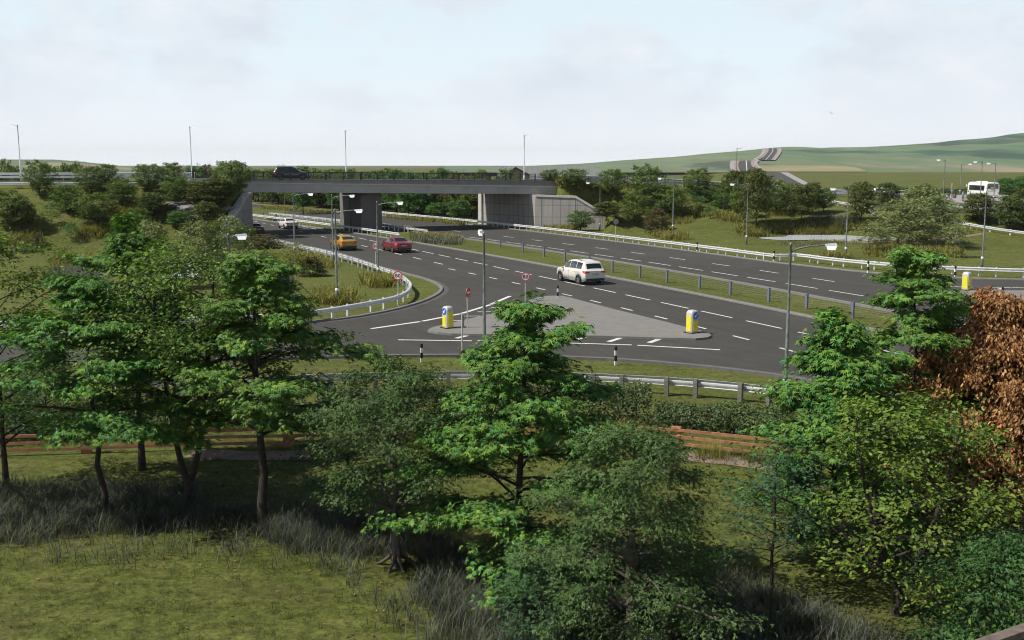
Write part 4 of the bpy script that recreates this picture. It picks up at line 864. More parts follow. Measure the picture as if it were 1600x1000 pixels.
def car_px(label, rear_left, front_left, sp, body, **k):
    a, b = P(*rear_left), P(*front_left); h = math.atan2(b[1] - a[1], b[0] - a[0])
    y = (a[1] + b[1]) / 2; h2 = math.atan2(1.0, float(2 * C_LA[0] * y + C_LA[1])) if k.pop('road', True) else h; sc_ = k.setdefault('scale', 1.12)
    m_ = (a + b) / 2; hw = sp['hw'][2][1]; xm = (sp['wx'][0] + sp['wx'][1]) / 2
    c = np.array([m_[0] + sc_ * (math.sin(h2) * hw * .95 - math.cos(h2) * xm), m_[1] + sc_ * (-math.cos(h2) * hw * .95 - math.sin(h2) * xm), .014])
    return car(label, c, h2, sp, body, **k)
car_px('cream estate car seen from behind on the near carriageway beside the median', (904, 445.5), (874.5, 438), SUV, CREAM)
car_px('red saloon car on the near carriageway right of a lamp post', (614.5, 395), (597, 391.5), SEDAN, RED)
car_px('amber yellow hatchback car on the near carriageway behind two lamp posts', (530.5, 391.5), (517, 389), HATCH, GOLD)
car_px('white saloon car beyond the bridge shadow', (446, 358.5), (433.5, 356.3), SEDAN, IVORY)
a = P(399, 366); car('black saloon car half hidden by the dark wing wall', (a[0] - .5, a[1] + 1.5, .014), math.atan2(.88, -.47), SEDAN, BLACK)
s = 7.0; q = bp(s, 8.6, rz_(s) + .04); car('black off-roader crossing the bridge', (q[0], q[1], q[2] + .0), math.atan2(BD[1], BD[0]) - .2, SUV, BLACK, rim='rim_dark', scale=1.13)
a = P(1409, 309.5, 3.34); car('silver saloon car on the roundabout, behind the pale tree group', a, rad(-12), SEDAN, SILVER)
a = P(1381, 307, 3.34); pc = car('white estate car with blue and red tail on the roundabout', a, rad(-8), SUV, LIVERY)
MB().box((-2.325, 0, 1.16), (.02, 1.3, .16)).build('blue_stripe', M['sign_blue'], pc)

# bus
def bus(label, pos, heading):
    t = thing('bus', label, 'bus', pos, heading); L, W, H = 8.6, 2.45, 2.95; body = paint('bus_white', (0.74, 0.73, 0.7)); blue = paint('bus_blue', (0.02, 0.2, 0.42))
    mb = MB(); sec = [(.0, .32), (W / 2 - .05, .32), (W / 2, .5), (W / 2, 1.25), (W / 2 - .03, 2.45), (W / 2 - .12, 2.75), (W / 2 - .35, H - .04), (0, H)]
    full = sec + [(-y, z) for y, z in sec[-2:0:-1]]; m = len(full); vs = []
    for x, k, dz in ((-L / 2, .95, -.08), (-L / 2 + .06, .985, -.03), (-L / 2 + .25, 1, 0), (0, 1, 0), (L / 2 - .3, 1, 0), (L / 2 - .05, .97, -.05), (L / 2, .92, -.15)):
        vs += [(x, y * k, z + (dz if z > 2 else 0)) for y, z in full]
    mb.add(vs, [(i * m + j, i * m + (j + 1) % m, (i + 1) * m + (j + 1) % m, (i + 1) * m + j) for i in range(6) for j in range(m)], 0, True); mb.add(vs[:m], [tuple(range(m))]); mb.add(vs[-m:], [tuple(range(m))])
    b = mb.build('body', body, t)
    for sg in (1, -1):
        MB().box((-.1, sg * (W / 2 - .006), 1.88), (L - 1.6, .03, .92)).build('side_window', M['glass'], t)
        q = MB()
        for x in np.linspace(-L / 2 + 1.9, L / 2 - 1.5, 6): q.box((x, sg * (W / 2 + .012), 1.88), (.07, .012, .92))
        q.build('window_post', M['black'], t)
        MB().box((.2, sg * (W / 2 + .004), .62), (L - 1.0, .02, .24)).build('blue_band', blue, t)
        MB().box((L / 2 - 1.6, sg * (W / 2 + .004), 1.2), (.6, .02, .16)).build('blue_emblem', blue, t)
        for wx in (-2.5, 2.6):
            w = MB(); w.lathe([(.3, -.13), (.46, -.13), (.48, 0), (.46, .13), (.3, .13), (.0, .1)], axis='y', n=18); o = w.build('wheel', M['rubber'], t); o.location = (wx, sg * (W / 2 - .11), .48)
        MB().box((L / 2 + .1, sg * (W / 2 + .1), 2.2), (.14, .16, .38)).build('mirror', M['white'], t)
    x = -L / 2 - .01
    MB().box((x, 0, 2.25), (.04, 1.95, .85)).build('rear_window', M['glass'], t)
    q = MB(); q.box((x - .014, 0, 1.97), (.03, 1.95, .24)); dk = q.build('rear_display', M['black'], t)
    q = MB(); q.box((x - .032, .15, 1.97), (.01, .5, .13)); q.build('lit_route_panel', mat('display_amber', (.75, .62, .05), .4), dk)
    q = MB(); q.box((x - .032, -.46, 1.97), (.01, .26, .13)); q.build('route_number', mat('display_orange', (.6, .25, .04), .4), dk)
    for y in (.86, -.86): MB().box((x - .032, y, 1.97), (.012, .1, .1)).build('high_lamp', M['tail'], dk)
    MB().box((x - .005, -.1, 1.6), (.03, .8, .09)).build('engine_grille', M['black'], t)
    q = MB(); rr = np.random.default_rng(2)
    for k in range(9): q.box((x + .006, .75 - k * .15, 1.28 + .05 * math.sin(k * 1.3) + (.06 if k in (2, 4) else 0)), (.014, .15, .045))
    q.build('blue_script', blue, t)
    for sg in (1, -1): MB().box((x - .012, sg * 1.02, 1.0), (.03, .12, .3)).build('tail_light', M['tail'], t)
    MB().box((x - .01, 0, .52), (.06, 2.1, .22)).build('bumper', M['fascia'], t)
    MB().box((.6, 0, H + .06), (2.2, 1.3, .16), 0, 0, .85).build('roof_pod', M['white'], t)
bpx = P(1550, 309.5, 3.46); bus('white bus with a blue band waiting at the roundabout bus stop', (bpx[0], bpx[1] + 3.9, 3.36), rad(88))

# ---------------------------------------------------------------- people at the bus stop
def person(label, pos, rz, h, skin, top, legs, hair, longhair=False, arm=0):
    """arm 0 hanging, 1 forearms folded to the front"""
    t = thing('person', label, 'person', pos, rz); k = h / 1.75
    J = {'pel': (0, 0, .95), 'abd': (0, .01, 1.1), 'chest': (0, .0, 1.28), 'neck': (0, 0, 1.46), 'hd0': (0, -.015, 1.55), 'hd1': (0, -.02, 1.65), 'hd2': (0, -.01, 1.71)}; Rr = {'pel': .125, 'abd': .115, 'chest': .135, 'neck': .055, 'hd0': .075, 'hd1': .098, 'hd2': .06}
    E = [('pel', 'abd'), ('abd', 'chest'), ('chest', 'neck'), ('neck', 'hd0'), ('hd0', 'hd1'), ('hd1', 'hd2')]
    for s, n in ((1, 'l'), (-1, 'r')):
        J.update({'sh' + n: (s * .17, 0, 1.40), 'el' + n: (s * .235, .02 if not arm else -.03, 1.12), 'wr' + n: (s * .24, -.06, .88) if not arm else (s * .06, -.22, 1.16), 'ha' + n: (s * .235, -.08, .80) if not arm else (-s * .03, -.21, 1.18),
                  'hp' + n: (s * .095, 0, .9), 'kn' + n: (s * .1, -.03 * s, .5), 'an' + n: (s * .1, .03 - .05 * s, .09), 'to' + n: (s * .115, -.13 - .05 * s, .035)})
        Rr.update({'sh' + n: .068, 'el' + n: .045, 'wr' + n: .031, 'ha' + n: .035, 'hp' + n: .1, 'kn' + n: .062, 'an' + n: .042, 'to' + n: .036})
        E += [('chest', 'sh' + n), ('sh' + n, 'el' + n), ('el' + n, 'wr' + n), ('wr' + n, 'ha' + n), ('pel', 'hp' + n), ('hp' + n, 'kn' + n), ('kn' + n, 'an' + n), ('an' + n, 'to' + n)]
    nm = list(J); me = bpy.data.meshes.new('body'); me.from_pydata([tuple(c * k for c in J[n]) for n in nm], [(nm.index(a), nm.index(b)) for a, b in E], [])
    o = bpy.data.objects.new('body', me); link(o); md = o.modifiers.new('s', 'SKIN')
    for i, n in enumerate(nm): me.skin_vertices[0].data[i].radius = (Rr[n] * k, Rr[n] * k * (.8 if n in ('pel', 'abd', 'chest') else 1)); me.skin_vertices[0].data[i].use_root = (n == 'pel')
    sb = o.modifiers.new('u', 'SUBSURF'); sb.levels = 2; sb.render_levels = 2
    dg = bpy.context.evaluated_depsgraph_get(); dg.update(); m2 = bpy.data.meshes.new_from_object(o.evaluated_get(dg)); bpy.data.objects.remove(o)
    m2.materials.clear(); m2.materials.append(mat('skin', skin, .6, var=.08)); b = bpy.data.objects.new('body', m2); link(b, t)
    for p in m2.polygons: p.use_smooth = True
    co = np.array([v.co for v in m2.vertices]) / k; no = np.array([v.normal for v in m2.vertices])
    def shell(name, test, off_, col):
        F = [list(p.vertices) for p in m2.polygons if all(test(co[v]) for v in p.vertices)]; V = [tuple((co[v] + no[v] * off_) * k) for v in range(len(co))]
        used = sorted({v for f in F for v in f}); mp_ = {v: i for i, v in enumerate(used)}
        MB().add([V[v] for v in used], [[mp_[v] for v in f] for f in F], 0, True).build(name, mat(name, col, .85, var=.12, scale=9), t, normals=False)
    shell('trousers', lambda c: .1 < c[2] < 1.0 and abs(c[0]) < .215, .016, legs)
    shell('shirt', lambda c: (c[2] > .97 and c[2] < 1.475) or (abs(c[0]) > .19 and c[2] > .88), .02, top)
    shell('shoes', lambda c: c[2] <= .115, .012, (.03, .02, .018))
    shell('hair', lambda c: c[2] > 1.69 or (c[1] > -.015 and c[2] > (1.47 if longhair else 1.575)), .02, hair)
    dk = mat('eye', (.02, .015, .012), .3); f = MB()
    for s in (-1, 1): MB().lathe([(0, -.011), (.011, 0), (0, .011)], (s * .036 * k, -.108 * k, 1.635 * k), 8).build('eye', dk, t); MB().lathe([(0, -.03), (.018, 0), (0, .03)], (s * .1 * k, -.01 * k, 1.61 * k), 8).build('ear', m2.materials[0], t)
    MB().add([(-.014 * k, -.1 * k, 1.59 * k), (.014 * k, -.1 * k, 1.59 * k), (0, -.13 * k, 1.592 * k), (0, -.1 * k, 1.635 * k)], [(0, 1, 2), (0, 2, 3), (1, 3, 2), (0, 3, 1)]).build('nose', m2.materials[0], t)
    MB().box((0, -.101 * k, 1.562 * k), (.045 * k, .012, .01)).build('mouth', mat('lip', (.3, .1, .08), .5), t)
    for n in 'lr':
        w_, h_ = np.array(J['wr' + n]) * k, np.array(J['ha' + n]) * k; dv = (h_ - w_) / np.linalg.norm(h_ - w_); sd = np.cross(dv, [0, 1.0, 0]); sd /= np.linalg.norm(sd) + 1e-9; sd2 = np.cross(dv, sd)
        if not arm: sd = sd2
        for q in range(4): o_ = sd * (q - 1.5) * .017; L_ = (.075, .085, .08, .062)[q]; MB().tube([h_ + o_, h_ + o_ + dv * L_ * .6, h_ + o_ + dv * L_ - np.array([0, .012, 0])], [.009, .0085, .006], 6).build('finger', m2.materials[0], t)
        MB().tube([h_ - sd * .02, h_ - sd * .045 + dv * .025, h_ - sd * .05 + dv * .05], [.011, .01, .007], 6).build('thumb', m2.materials[0], t)
    return t
zf = 3.46
person('person in dark jacket and blue jeans standing at the bus stop pole', P(1482.5, 310, zf), rad(150), 1.76, (.3, .18, .13), (.015, .017, .022), (.04, .06, .1), (.02, .015, .012))
person('person in pale grey standing behind the one in the dark jacket', P(1487.3, 308.6, zf), rad(200), 1.66, (.4, .26, .2), (.3, .28, .25), (.22, .2, .18), (.3, .24, .16), True)
person('blonde person in light blue top and grey trousers waiting at the kerb', P(1504, 314, zf), rad(40), 1.7, (.45, .28, .21), (.25, .42, .52), (.16, .13, .1), (.4, .28, .12), True, 1)
person('dark-haired person in white shirt and tan trousers waiting at the kerb', P(1512.5, 314.5, zf), rad(-60), 1.78, (.3, .18, .13), (.6, .58, .55), (.33, .22, .09), (.015, .012, .01), False, 1)
t = thing('litter_bin', 'short brown litter bin on the bus stop footway', 'bin', P(1491.5, 309.3, zf)); b = MB(); b.lathe([(.26, 0), (.3, .1), (.3, .72), (.24, .78), (.24, .6), (0, .6)], n=14); b.build('drum', mat('bin_brown', (.13, .07, .05), .7), t); MB().lathe([(.31, .72), (.33, .76), (.31, .8)], n=14).build('rim', M['black'], t)
t = thing('bus_stop_pole', 'slim grey bus stop pole with a small flag', 'bus stop', P(1485.5, 305.5, zf)); zt = 2.35; MB().tube([(0, 0, 0), (0, 0, zt)], .05, 8).build('post', M['bollard'], t); MB().box((.1, 0, zt - .2), (.34, .04, .42)).build('flag', M['post_pale'], t)
# kerbside hedge beyond the bus stop is built with the plants

# ---------------------------------------------------------------- barn beyond the link road
def barn():
    g = np.array([30, 300, 0.0]); t = thing('barn', 'long grey sheeted barn with a boarded gable beyond the bridge', 'barn', (0, 0, 0)); D = 318.0
    A = lambda px, py, dd: PD(px, py, dd)
    r0, r1 = A(781, 260, D + 22), A(926, 259.2, D + 22); e0, e1 = A(826, 275.5, D), A(957, 271.5, D)
    ze = min(e0[2], e1[2]); zr = (r0[2] + r1[2]) / 2
    xL, xR = r0[0], e1[0]; yf, yr, yb = D, D + 20, D + 40
    ro = MB()
    def slab(q, h=.25): 
        n = len(q); vs = [tuple(p) for p in q] + [(p[0], p[1], p[2] - h) for p in q]; ro.add(vs, [tuple(range(n)), tuple(range(n, 2 * n))[::-1]] + [(i, (i + 1) % n, n + (i + 1) % n, n + i) for i in range(n)])
    slab([(xL - .5, yf - .6, ze), (xR, yf - .6, ze), (xR - 5, yr, zr), (xL - .5, yr, zr)]); slab([(xL - .5, yr, zr), (xR - 5, yr, zr), (xR, yb + .6, ze), (xL - .5, yb + .6, ze)]); slab([(xR, yf - .6, ze), (xR, yb + .6, ze), (xR - 5, yr, zr)])
    for x in np.arange(xL + .5, xR - 6, 1.6): ro.box((x, 0, 0), (.12, .1, .1)); [ro.v.__setitem__(-8 + i, (ro.v[-8 + i][0], (yf - .4 if i in (0, 1, 4, 5) else yr - .1), (ze if i in (0, 1, 4, 5) else zr) + (.0 if i < 4 else .09))) for i in range(8)]
    ro.build('roof', M['roof'], t)
    w = MB(); w.prism([(xL, yf), (xR - .6, yf), (xR - .6, yb), (xL, yb)], -.5, ze - .2); w.add([(xL + .1, yf, ze - .2), (xL + .1, yb, ze - .2), (xL + .1, yr, zr - .3)], [(0, 1, 2)]); w.build('wall', M['barn_wall'], t)
    gx0, gx1 = A(786, 275, D - 8)[0], A(833, 275, D - 8)[0]; gm = A(805.5, 262.5, D - 8); zg = ze - .2; y0 = D - 8
    p = MB(); p.prism([(gx0, y0), (gx1, y0), (gx1, yf + 3), (gx0, yf + 3)], -.5, zg); p.add([(gx0, y0, zg), (gx1, y0, zg), (gm[0], y0, gm[2])], [(0, 1, 2)]); p.build('gable_wall', M['barn_wall'], t)
    q = MB()
    for a, b in (((gx0 - .8, zg - .5), (gm[0], gm[2])), ((gm[0], gm[2]), (gx1 + .8, zg - .5))):
        q.add([(a[0], y0 - .5, a[1]), (b[0], y0 - .5, b[1]), (b[0], yf + 6, b[1]), (a[0], yf + 6, a[1]), (a[0], y0 - .5, a[1] + .35), (b[0], y0 - .5, b[1] + .35), (b[0], yf + 6, b[1] + .35), (a[0], yf + 6, a[1] + .35)], [(0, 1, 2, 3), (7, 6, 5, 4), (0, 4, 5, 1), (1, 5, 6, 2), (2, 6, 7, 3), (3, 7, 4, 0)])
    q.build('gable_roof', M['roof'], t)
    q = MB()
    for a, b in (((gx0 - .8, zg - .5), (gm[0], gm[2])), ((gm[0], gm[2]), (gx1 + .8, zg - .5))): q.add([(a[0], y0 - .56, a[1] - .25), (b[0], y0 - .56, b[1] - .25), (b[0], y0 - .56, b[1] + .36), (a[0], y0 - .56, a[1] + .36), (a[0], y0 - .51, a[1] - .25), (b[0], y0 - .51, b[1] - .25), (b[0], y0 - .51, b[1] + .36), (a[0], y0 - .51, a[1] + .36)], [(0, 1, 2, 3), (7, 6, 5, 4), (0, 4, 5, 1), (1, 5, 6, 2), (2, 6, 7, 3), (3, 7, 4, 0)])
    q.build('bargeboard', M['bark'], t)
barn()

# ---------------------------------------------------------------- timber fences
def timber_fence(label, path, step, h, pw, m, rails=(.26, .57, .88), name='timber_fence', rh=.10):
    p = crom(path, .5); p[:, 2] = HT(p[:, 0], p[:, 1]); q = resample(p, step); t = thing(name, label, 'fence', q[0]); base = None
    for i, a in enumerate(q):
        b = q[min(i + 1, len(q) - 1)]; an = math.atan2(b[1] - a[1], b[0] - a[0]) if i < len(q) - 1 else an
        if base is None: base = MB().box((0, 0, h / 2 - .1), (pw, .14, h + .2)).build('post', m, t); o = base
        else: o = base.copy(); link(o, t)
        o.location = tuple(a - q[0]); o.rotation_euler = (0, 0, an)
    for z in rails: MB().sweep([(-.07, z * h - rh / 2), (-.07, z * h + rh / 2), (-.12, z * h + rh / 2), (-.12, z * h - rh / 2)], np.array([np.r_[a - q[0]] for a in q]) + [0, 0, 0], closed=True, cap=True).build('rail', m, t)
    return t
timber_fence('red-brown timber post and rail fence crossing behind the trees', [(-24, 33.2, 0), (-16.3, 33.8, 0), (-12.9, 34.3, 0), (-9.6, 34.7, 0), (-6, 34.9, 0), (0, 35.3, 0), (4.75, 34.9, 0), (7.8, 33.7, 0), (12, 31.5, 0), (17, 28, 0)], 3.3, .76, .33, M['timber'])
fr = thing('timber_rail', 'weathered grey timber rail at the bottom right corner', 'fence', (7.6, 16.4, 0))
a, b = PD(1540, 1006, 15.6) , PD(1720, 944, 16.6)
a, b = a - np.array(fr.location), b - np.array(fr.location)
MB().box((0, 0, 0), (1, 1, 1)); rb = MB(); dv = (b - a); a2, b2 = a - dv * .4, b + dv * 1.6; up = np.array([0, 0, .06]); sd = np.array([dv[1], -dv[0], 0]) / np.hypot(dv[0], dv[1]) * .1
vs = [a2 - up - sd, a2 - up + sd, a2 + up + sd, a2 + up - sd, b2 - up - sd, b2 - up + sd, b2 + up + sd, b2 + up - sd]; rb.add(vs, [(0, 1, 2, 3), (7, 6, 5, 4), (0, 4, 5, 1), (1, 5, 6, 2), (2, 6, 7, 3), (3, 7, 4, 0)]); rb.build('rail', M['rail_timber'], fr)
for k in (.0, 1.9): c = a + dv * k; MB().box((c[0], c[1], (c[2] - .06) / 2), (.16, .16, c[2] - .06)).build('post', M['rail_timber'], fr)
# a bird high over the hill
bd = thing('bird', 'small dark bird gliding high in the sky above the hill', 'bird', PD(1300, 177, 120)); q = MB()
q.add([(0, -.28, 0), (.05, -.05, .03), (0, .3, 0), (-.05, -.05, .03), (0, -.02, -.05), (-.12, .05, .05), (-.42, -.02, .17), (-.38, -.1, .17), (.12, .05, .05), (.42, -.02, .17), (.38, -.1, .17)], [(0, 1, 4), (1, 2, 4), (2, 3, 4), (3, 0, 4), (0, 3, 1), (1, 3, 2), (3, 5, 6, 7), (1, 10, 9, 8)]); q.build('body', M['black'], bd)
# ---------------------------------------------------------------- trees
MAPLE_T = [(0, 0, 0), (.10, .30, -.03), (.30, .62, -.14), (.36, .17, 0), (.82, .44, -.14), (.56, .10, 0), (1.12, 0, -.18), (.56, -.10, 0), (.82, -.44, -.14), (.36, -.17, 0), (.30, -.62, -.14), (.10, -.30, -.03)]
MAPLE_F = [[0, 1, 2, 3], [0, 3, 4, 5], [0, 5, 6, 7], [0, 7, 8, 9], [0, 9, 10, 11]]
OVAL_T = [(0, 0, 0), (.3, .26, .05), (.75, .2, .0), (1, 0, -.08), (.75, -.2, .0), (.3, -.26, .05)]
OVAL_F = [[0, 1, 2, 3], [0, 3, 4, 5]]
DIAM_T = [(0, 0, 0), (.5, .3, .0), (1, 0, -.06), (.5, -.3, .0)]; DIAM_F = [[0, 1, 2, 3]]
SPRIG_T = [(0, 0, 0), (.35, .22, 0), (.7, .0, -.03), (.35, -.1, 0), (.5, .05, 0), (.75, .35, -.05), (1.1, .2, -.1), (.8, .03, 0), (.5, -.05, 0), (.8, -.03, 0), (1.1, -.3, -.12), (.7, -.35, -.05)]
SPRIG_F = [[0, 1, 2, 3], [4, 5, 6, 7], [8, 9, 10, 11]]
ENV = {'egg': lambda t: (math.sqrt(max(.02, 1 - ((.38 - t) / .5) ** 2)) if t < .38 else max(.08, 1 - ((t - .38) / .62) ** 2.3)), 'cone': lambda t: (1.02 - t) ** .75 * min(1, (t + .25) * 2.2), 'oval': lambda t: math.sqrt(max(0.02, 1 - ((t - .42) / .6) ** 2)), 'round': lambda t: math.sqrt(max(0.03, 1 - ((t - .48) / .56) ** 2)), 'dome': lambda t: math.sqrt(max(.03, 1 - max(0, t - .15) ** 2 / .74)), 'vase': lambda t: .45 + .6 * math.sin(min(1, t * 1.15) * math.pi * .72)}
def bez(a, b, c, n):
    t = np.linspace(0, 1, n)[:, None]; return (1 - t) ** 2 * a + 2 * t * (1 - t) * b + t * t * c
def grow(seed, H, R, h0=.25, env='oval', nl=26, ns=6, na=3, lpa=7, ls=.15, jit=(.25, .09), droop=.35, rise=.5, r0=.11, fork=0, wander=.05, flat=.5, twig=True, top=True, axis_shift=(0, 0), lean=(0, 0), trunk_top=.93, asym=0.25, roots=False, gap=.0, subl=.42):
    """skeleton + leaf anchors. returns branch mesh builder and leaf arrays (pos, axis, normal, size)"""
    rg = np.random.default_rng(seed); mb = MB(); A = []; D = []
    stems = []
    k = 9
    def stem(base, topp, ra, rb, wob):
        t = np.linspace(0, 1, k)[:, None]; p = base + (topp - base) * t + np.c_[rg.normal(0, wob, k), rg.normal(0, wob, k), np.zeros(k)] * np.sin(t * math.pi)
        rr = ra + (rb - ra) * t[:, 0] ** .85; rr[0] *= 1.25; mb.tube(p, rr, 8); return p
    base = np.array([0, 0, -.15]); lean = np.array([lean[0], lean[1], 0.0])
    if fork:
        fz = H * fork; f = np.array([lean[0] * .2, lean[1] * .2, fz]); stem(base, f, r0, r0 * .8, wander * .4 * H * .1)
        for s in (-1, 1):
            a = rg.uniform(-.4, .4) + (0 if s > 0 else math.pi); o = np.array([math.cos(a), math.sin(a), 0]) * R * .38
            mid = f + o * .55 + np.array([0, 0, H * .16]); tp = np.array([o[0] * 1.0, o[1], H * trunk_top]) + lean
            p = bez(f, mid * [1, 1, .8] + [0, 0, .1 * fz], tp, k); mb.tube(p, np.linspace(r0 * .72, .02, k), 7); stems.append(p)
    else:
        stems.append(stem(base, np.array([lean[0], lean[1], H * trunk_top]), r0, .02, wander * H * .12))
    if roots:
        for i in range(6):
            a = i * 1.05 + rg.uniform(-.3, .3); q = np.array([math.cos(a), math.sin(a), 0]); mb.tube([q * r0 * .3 + [0, 0, .55], q * r0 * 1.5 + [0, 0, .22], q * r0 * 3.4 + [0, 0, .05], q * r0 * 5.5 + [0, 0, -.08]], [r0 * .55, r0 * .45, r0 * .32, .02], 6)
    a0 = rg.uniform(0, 6.28); sideamp = rg.uniform(.5, 1, 5)
    for i in range(nl):
        t = (i + rg.uniform(.2, .8)) / nl; t = t ** .92; z = H * (h0 + (1 - h0) * t)
        if rg.random() < gap and t < .85: continue
        p = stems[i % len(stems)]; zb = z - R * ENV[env](t) * rise * .8; zb = max(zb, H * max(.06, h0 * .65)); zb = min(zb, p[-1, 2] * .985)
        b = np.array([np.interp(zb, p[:, 2], p[:, c]) for c in range(3)])
        az = a0 + i * 2.39996 + rg.normal(0, .25); Rr = R * ENV[env](t) * (1 + asym * rg.normal(0, .6)) * (1 + .12 * math.sin(az * 2 + seed)); Rr = max(Rr, .12 * R)
        u = np.array([math.cos(az), math.sin(az), 0]); e = np.array([0, 0, z]) + u * Rr + np.array([axis_shift[0], axis_shift[1], 0]) * t + lean * (zb / H); e[2] += rg.normal(0, .03 * H)
        m = b + (e - b) * .5 + np.array([0, 0, Rr * .12 * (1 if rise > 0 else -1)]) + rg.normal(0, .05 * R, 3)
        L = bez(b, m, e, 7); rb = max(.012, r0 * .42 * (1 - .75 * t) * min(1, Rr / R + .3)); mb.tube(L, np.linspace(rb, rb * .25, 7), 5, cap=False)
        for j in range(ns):
            s = .28 + .72 * (j + rg.uniform(.1, .9)) / ns; c = np.array([np.interp(s * 6, range(7), L[:, q]) for q in range(3)])
            tang = L[min(6, int(s * 6) + 1)] - L[int(min(5, s * 6))]; tang /= np.linalg.norm(tang) + 1e-9; sg = 1 if (j % 2) else -1; ya = sg * rg.uniform(.45, 1.15)
            dv = np.array([tang[0] * math.cos(ya) - tang[1] * math.sin(ya), tang[0] * math.sin(ya) + tang[1] * math.cos(ya), tang[2] * .5 + rg.normal(.05, .28 if flat < .6 else .12)]); dv /= np.linalg.norm(dv)
            l = Rr * subl * (1.15 - .65 * s) * rg.uniform(.7, 1.25) + .12; e2 = c + dv * l
            if twig: mb.tube([c, c + dv * l * .55 + [0, 0, .04 * l], e2], [rb * .3, rb * .2, rb * .08], 3, cap=False)
            for q in range(na):
                w = (q + rg.uniform(.4, 1.0)) / na; A.append(c + (e2 - c) * w); D.append(dv)
        A.append(e); D.append((e - b) / (np.linalg.norm(e - b) + 1e-9))
    if top:
        for p in stems:
            for q in range(6): A.append(p[-1] + rg.normal(0, .05 * R, 3) * [1, 1, 1.3] + [0, 0, H * (1 - trunk_top) * rg.uniform(0, .9)]); D.append(np.array([rg.normal(0, .6), rg.normal(0, .6), .7]))
    A = np.array(A); D = np.array(D); A = np.repeat(A, lpa, 0); D = np.repeat(D, lpa, 0); n = len(A)
    j = rg.normal(0, 1, (n, 3)) * [jit[0], jit[0], jit[1]]; pos = A + j
    az = rg.uniform(-1.3, 1.3, n); h = np.arctan2(D[:, 1], D[:, 0]) + az; ax = np.stack([np.cos(h), np.sin(h), -droop + rg.normal(0, .3, n)], 1)
    nm = np.stack([rg.normal(0, 1 - flat, n), rg.normal(0, 1 - flat, n), np.full(n, flat + .25)], 1); nm += .25 * D
    return mb, (pos, ax, nm, ls * rg.uniform(.55, 1.35, n))
LEAF = {'maple': (MAPLE_T, MAPLE_F), 'oval': (OVAL_T, OVAL_F), 'diam': (DIAM_T, DIAM_F), 'sprig': (SPRIG_T, SPRIG_F)}
def tree(name, label, cat, base, leaf, lmat, bark, rz=0.0, group=None, **kw):
    mb, (pos, ax, nm, sz) = grow(**kw); t = thing(name, label, cat, base, rz, group)
    mb.build('trunk', M[bark], t, normals=False)
    V, F = scatter(*LEAF[leaf], pos, ax, nm, sz); arr_mesh('crown', V, F, M[lmat], t); return t

def base_px(px, py): return G(px, py)
def hgt(base, top_py, px=None):
    """height of something at base whose top shows at a photo row"""
    d = base[1]; r = ray(px if px is not None else CX, top_py); return CAMH + r[2] / r[1] * d - base[2]
# ---- the big trees between the viewer and the road
def big(name, label, bx, by, top, leaf, lmat, bark, width, **kw):
    b = G(bx, by); H = hgt(b, top, bx); D = depth(b); R = width / 2 * D / FPX
    return tree(name, label, 'tree', b, leaf, lmat, bark, H=H, R=R, group='trees in front of the road', **kw)
MK = dict(env='cone', rise=.12, droop=.45, flat=.74, jit=(.17, .06), ls=.145, twig=True, subl=.5)
big('maple_tree', 'slim bright green maple on the left rising from the edge of the dry grass', 165, 808, 437, 'maple', 'l_maple', 'bark', 345, seed=21, h0=.37, nl=28, ns=9, na=4, lpa=17, r0=.105, asym=.35, wander=.09, lean=(-.35, .2), gap=.08, **MK)
big('maple_tree', 'dark leaved maple with a thick straight trunk left of the middle', 412, 832, 402, 'maple', 'l_maple', 'bark', 350, seed=34, h0=.37, nl=35, ns=9, na=4, lpa=17, r0=.15, asym=.35, gap=.05, lean=(-.1, .2), **MK)
big('maple_tree', 'tall bright green maple in the middle with its tip over the paved traffic island', 812, 915, 468, 'maple', 'l_maple', 'bark', 380, seed=47, h0=.08, nl=42, ns=9, na=4, lpa=15, r0=.12, asym=.28, lean=(.15, .1), **MK)
big('maple_tree', 'tallest bright green maple on the right standing against the copper beech', 1425, 800, 397, 'maple', 'l_maple', 'bark', 300, seed=55, h0=.14, nl=40, ns=9, na=4, lpa=14, r0=.13, asym=.35, lean=(-.15, .3), gap=.05, **MK)
big('maple_tree', 'bushy bright green maple reaching left over the nearest lamp post foot', 1300, 862, 500, 'maple', 'l_maple', 'bark', 330, seed=62, h0=.08, nl=42, ns=9, na=4, lpa=14, r0=.12, asym=.35, gap=.05, **MK)
big('maple_tree', 'maple seen behind the fork-trunked tree, its bright tip against the left bank', 222, 735, 352, 'maple', 'l_maple', 'bark', 230, seed=68, h0=.40, nl=34, ns=9, na=4, lpa=15, r0=.12, asym=.3, **MK)
HK = dict(droop=.25, flat=.45, jit=(.16, .12), ls=.105)
big('hazel_tree', 'fork-trunked tree with small yellow-green leaves among the left maples', 297, 798, 392, 'oval', 'l_hazel', 'bark', 270, seed=73, h0=.42, env='oval', nl=52, ns=8, na=4, lpa=8, r0=.15, fork=.10, rise=.5, asym=.35, **HK)
big('hazel_tree', 'slender open tree with dark stems at the left edge of the picture', 10, 772, 352, 'oval', 'l_hazel', 'bark', 230, seed=81, h0=.2, env='oval', nl=46, ns=7, na=4, lpa=9, r0=.10, rise=.45, asym=.25, gap=.05, **HK)
big('hazel_tree', 'wide low tree with yellow-green leaves and black forked stems at the bottom right', 1402, 962, 628, 'oval', 'l_hazel', 'bark', 420, seed=92, h0=.24, env='dome', nl=44, ns=8, na=4, lpa=8, r0=.13, fork=.13, rise=.6, asym=.35, gap=.10, **dict(HK, ls=.105))
OK = dict(droop=.35, flat=.5, jit=(.17, .09), ls=.088)
